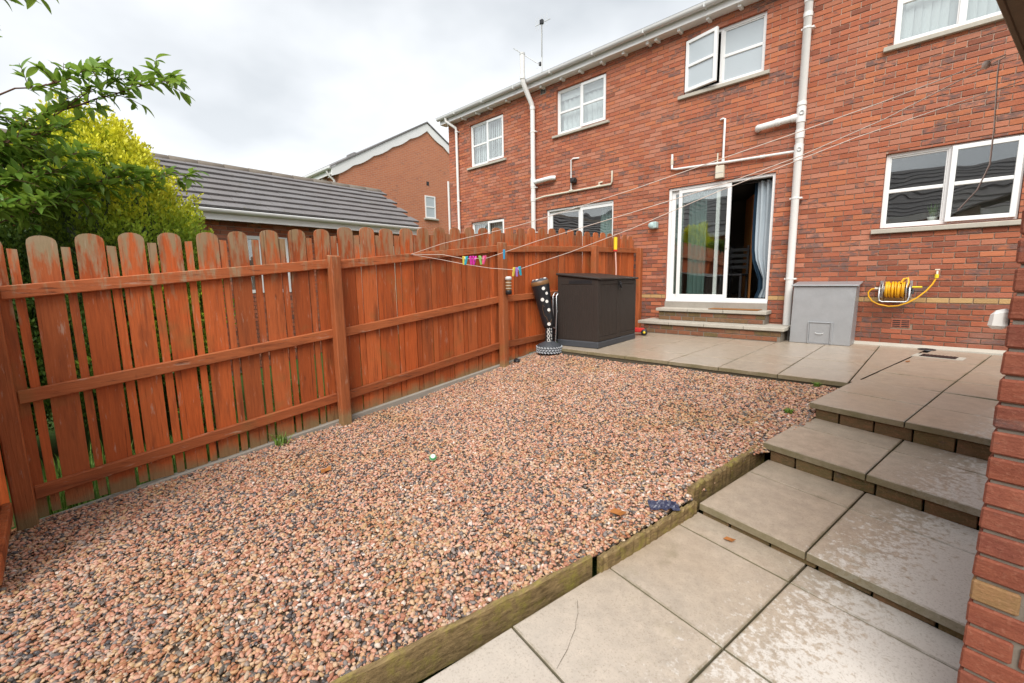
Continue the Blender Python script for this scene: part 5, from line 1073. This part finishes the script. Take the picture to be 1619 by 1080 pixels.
BRS = [ # polyline, start radius, leaf density per metre, twig length
 ([(-4.9,-9.3,1.55),(-4.95,-8.9,2.0),(-4.83,-8.33,2.47),(-4.6,-8.0,2.62),(-4.36,-7.74,2.72),(-4.16,-7.50,2.80),(-4.07,-7.40,2.83)], .022, 14, .20, 3),
 ([(-4.9,-9.3,1.6),(-4.8,-8.8,2.3),(-4.68,-8.38,2.66),(-4.5,-8.05,2.78),(-4.4,-7.93,2.86)], .018, 16, .18, 2),
 ([(-4.9,-9.3,1.4),(-5.15,-8.7,1.72),(-4.98,-8.22,1.93),(-4.9,-7.8,2.06),(-4.88,-7.45,2.16),(-4.90,-7.22,2.22)], .020, 18, .20, 2),
 ([(-4.9,-9.2,1.7),(-4.75,-8.7,2.1),(-4.62,-8.35,2.30),(-4.6,-8.12,2.40)], .016, 20, .20, 1),
 ([(-4.9,-9.2,1.5),(-4.7,-8.75,1.8),(-4.62,-8.4,2.0),(-4.66,-8.15,2.08)], .016, 20, .20, 1),
 ([(-4.9,-9.2,1.4),(-4.6,-8.8,1.62),(-4.45,-8.48,1.72),(-4.5,-8.30,1.78)], .014, 16, .18, 1),
 ([(-4.9,-9.2,1.7),(-4.55,-8.85,2.5),(-4.0,-8.55,2.95),(-3.75,-8.33,3.02),(-3.62,-8.23,3.0)], .016, 20, .16, 1),
 ([(-4.9,-9.2,1.7),(-4.8,-8.75,2.05),(-4.95,-8.3,2.2),(-4.95,-8.0,2.28)], .015, 20, .20, 1),
 ([(-5.0,-8.45,1.80),(-4.85,-8.0,2.0),(-4.75,-7.75,2.10)], .012, 20, .20, 0),
 ([(-4.75,-8.25,2.45),(-4.55,-7.95,2.72),(-4.35,-7.72,2.88)], .010, 14, .18, 0),
 ([(-4.85,-8.6,1.6),(-4.7,-8.3,1.75),(-4.75,-8.05,1.85)], .010, 18, .2, 0),
 ([(-4.9,-9.0,2.3),(-4.75,-8.6,2.45),(-4.7,-8.3,2.42)], .012, 22, .2, 0),
 ([(-4.9,-9.0,1.9),(-4.6,-8.65,2.15),(-4.5,-8.42,2.2)], .012, 22, .2, 0),
 ([(-4.9,-9.0,2.0),(-4.8,-8.5,2.1),(-4.75,-8.2,2.2)], .012, 20, .2, 0),
 ([(-4.9,-9.0,1.5),(-4.65,-8.6,1.9),(-4.55,-8.35,1.95)], .012, 20, .2, 0),
]
leaves = []
def put_leaf(p, d, size):
    d = d.normalized(); upv = Vector((U(-.5,.5),U(-.5,.5),1)); x = d.cross(upv)
    if x.length < .1: x = Vector((1,0,0))
    x.normalize(); z = x.cross(d); s = size
    leaves.append((Matrix(((x.x*s,d.x*s,z.x*s,p.x),(x.y*s,d.y*s,z.y*s,p.y),(x.z*s,d.z*s,z.z*s,p.z),(0,0,0,1))), random.randrange(4), size))
brm = MB()
for P, r0, dens, tl, skip in BRS:
    J = jitter(P, 3, .018); n_ = len(J); brm.tube(J, [r0*.55*(1-.8*i/(n_-1)) for i in range(n_)], 6)
    for i in range(n_-1):
        if i < skip*3: continue
        a, b = J[i], J[i+1]; L = (b-a).length; d0 = (b-a).normalized()
        for k in range(max(2, int(L*dens*2.0))):
            q = a.lerp(b, rnd()); side = Vector((U(-1,1),U(-1,1),U(-.5,.9))).normalized(); td = (d0*.7+side*.85).normalized(); T = tl*U(.4,1.1)
            e_ = q+td*T+Vector((0,0,-.02)); mid_ = (q+e_)/2+Vector((0,0,.015)); brm.tube([q,mid_,e_], [.0045,.003,.002], 4)
            for m_ in range(int(3+T*17)):
                t_ = U(.15,1); pq = q.lerp(e_, t_); dl = (td*.7+Vector((U(-1,1),U(-1,1),U(-.75,.8)))).normalized(); put_leaf(pq, dl, U(.08,.13))
    for m_ in range(7): put_leaf(J[-1]+Vector((U(-.03,.03),U(-.03,.03),U(-.03,.03))), Vector((U(-.6,1),U(-.6,1),U(-.5,.8))), U(.07,.11))
brm.build('branch', M['bark'], tree, -TO)
def leafsize(it):
    p = pix(it[0].translation)
    return -1 if p is None or not (-10 < p[0] < 1630 and -20 < p[1] < 385) else it[2]/p[2]
leaves.sort(key=leafsize, reverse=True)
for mx, k, s in leaves[:298]:
    o = link('leaf', LME[k], None, tree); o.matrix_local = Matrix.Translation(-TO) @ mx
mb = MB()
for mx, k, s in leaves[298:]:
    g_ = rnd(); c_ = tuple(a+(b-a)*g_ for a, b in zip((.13,.27,.04),(.30,.46,.08))); mb.add(LV[k][0], LV[k][1], (*c_,0), mx, True)
tag(mb.build('foliage', M['leafj'], tree, -TO), kind='stuff')

M['conifer'] = m_leaf('conifer_spray', (.10,.17,.02), (.3,.35,.03), .22, .6, True)
def conifer(name, label, c, rad, h, seed, n_clump, gold):
    random.seed(seed); c = Vector(c); t_ = thing(name, label, 'tree', c)
    mb = MB(); mb.tube([(0,0,0),(.02,.01,h*.5),(0,0,h*.9)], [.09,.06,.02], 8); mb.build('trunk', M['bark'], t_)
    def rr2(z): s = z/h; return rad*(min(1, .55+s*1.6))*max(.05, (1-max(0,(s-.45)/.57)**2.2))
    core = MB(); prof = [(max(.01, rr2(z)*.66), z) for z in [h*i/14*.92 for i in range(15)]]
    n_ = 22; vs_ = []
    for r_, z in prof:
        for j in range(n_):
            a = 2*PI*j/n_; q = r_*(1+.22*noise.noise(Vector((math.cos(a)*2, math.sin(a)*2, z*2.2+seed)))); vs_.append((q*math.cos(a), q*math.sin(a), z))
    core.add(vs_, [(i*n_+j, i*n_+(j+1)%n_, (i+1)*n_+(j+1)%n_, (i+1)*n_+j) for i in range(len(prof)-1) for j in range(n_)], (.022,.036,.010,0)); core.build('dark_core', M['conifer'], t_)  # solid filler core, the crown's inner shade painted into its dark green
    mb = MB()
    for _ in range(n_clump):
        z = h*U(.06,.97)**.85; a = U(0, 2*PI)
        lump = 1+.20*noise.noise(Vector((math.cos(a)*1.7, math.sin(a)*1.7, z*1.6+seed)))
        r_ = rr2(z)*lump*U(.72,1.0); p = Vector((r_*math.cos(a), r_*math.sin(a), z)); out = Vector((math.cos(a), math.sin(a), 0))
        ax = (out*U(.1,.42)+Vector((U(-.14,.14),U(-.14,.14),1))).normalized(); L = U(.22,.46); wdt = U(.05,.095)
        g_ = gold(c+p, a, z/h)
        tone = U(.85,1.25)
        s1 = ax.orthogonal().normalized(); s2 = ax.cross(s1)
        for k in range(52):
            u_ = rnd()**.8; b = U(0, 2*PI); sd2 = s1*math.cos(b)+s2*math.sin(b); prof_ = math.sin(PI*min(1,(u_*.86+.14)))**.7
            q = p+ax*(u_*L)+sd2*wdt*prof_*U(.3,1); dd = (sd2*.55+ax*1.0).normalized(); ln = U(.026,.055); w2 = dd.cross(Vector((U(-1,1),U(-1,1),U(-1,1)))).normalized()*U(.008,.015)
            mixg = min(1, max(0, g_*(.25+1.0*u_)+U(-.1,.1))); A, B = (.055,.12,.02), (.88,.82,.045); mid = (.40,.55,.045)  # tips bright, bases dark: shade between the sprays painted in
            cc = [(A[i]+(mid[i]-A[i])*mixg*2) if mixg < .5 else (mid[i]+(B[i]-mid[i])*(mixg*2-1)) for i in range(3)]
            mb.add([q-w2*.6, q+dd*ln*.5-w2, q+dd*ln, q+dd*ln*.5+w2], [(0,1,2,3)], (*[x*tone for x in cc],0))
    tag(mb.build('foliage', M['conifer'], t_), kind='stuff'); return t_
def gold_shade(p, a, s):
    hgt = min(1, max(0, (p.z-1.3)/.75)); right = max(0, math.cos(a-.75))      # young tips yellow up and outward; shade low down painted as dark green
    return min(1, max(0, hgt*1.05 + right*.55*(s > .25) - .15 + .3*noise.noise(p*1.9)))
conifer('golden_conifer', 'bushy golden yellow conifer behind the fence, shade painted into its dark green base', (-5.75,-7.9,-.75), .95, 3.35, 11, 1800, gold_shade)
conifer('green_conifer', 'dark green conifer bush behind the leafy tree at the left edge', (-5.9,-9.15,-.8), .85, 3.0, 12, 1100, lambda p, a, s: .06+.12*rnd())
random.seed(21)
# low planting beyond the fence, seen through the gaps
M['leafs'] = m_leaf('shrub_leaf', (.07,.16,.02), (.20,.32,.05), .3, .45, True)
for i, (x, y, h, r_, lab) in enumerate(((-4.35,-7.35,.9,.36,'leafy green shrub behind the fence left of the second post'),(-4.3,-6.55,.7,.32,'low green shrub behind the fence near the second post'),(-4.4,-5.2,.6,.32,'small green shrub behind the fence between second and third posts'))):
    sh = thing('shrub', lab, 'shrub', (x,y,lerp_tab(GP,y)), 'shrubs beyond the fence'); mb = MB(); mb2 = MB()
    for k in range(26):
        a = U(0,6.28); e_ = Vector((r_*U(.2,1)*math.cos(a), r_*U(.2,1)*math.sin(a), h*U(.5,1))); mb2.tube([(0,0,0), e_*.5+Vector((0,0,.08)), e_], [.006,.004,.002], 4)
        for m_ in range(14):
            q = e_*U(.3,1.05); d = Vector((U(-1,1),U(-1,1),U(-.2,1))).normalized(); L = U(.05,.09); s = d.cross(Vector((U(-1,1),U(-1,1),U(-1,1)))).normalized()*L*.25; g_ = rnd()
            mb.add([q, q+d*L*.5+s, q+d*L, q+d*L*.5-s], [(0,1,2,3)], (.07+.13*g_,.16+.16*g_,.02+.03*g_,0))
    mb2.build('stem', M['bark'], sh); tag(mb.build('foliage', M['leafs'], sh), kind='stuff')
mb = MB()
for _ in range(1500):
    x, y = U(-5.2,-3.78), U(-8.6,-3.4); tuft(mb, x, y, lerp_tab(GP,y), 3, U(.12,.42), .09, .007)
mb.c = [(U(.1,1),)*3+(0,) for _ in mb.c]; tag(mb.build('long_grass', M['grass']), 'long grass growing along the far side of the fence', 'grass', kind='stuff')

# added wall that keeps the bright downpipe out of the fence gaps
bw = MB(); bw.box(-8.75,-8.53,-1.95,-.02,-.3,1.85); bw = bw.build('added_wall', M['farbrick']); tag(bw, 'added brick wall behind the fence, blocking bright gaps between the boards', 'wall')
mb = MB(); mb.box(-8.78,-8.50,-1.95,-.02,1.853,1.91,None,None,.01); mb.build('coping', M['sill'], bw)
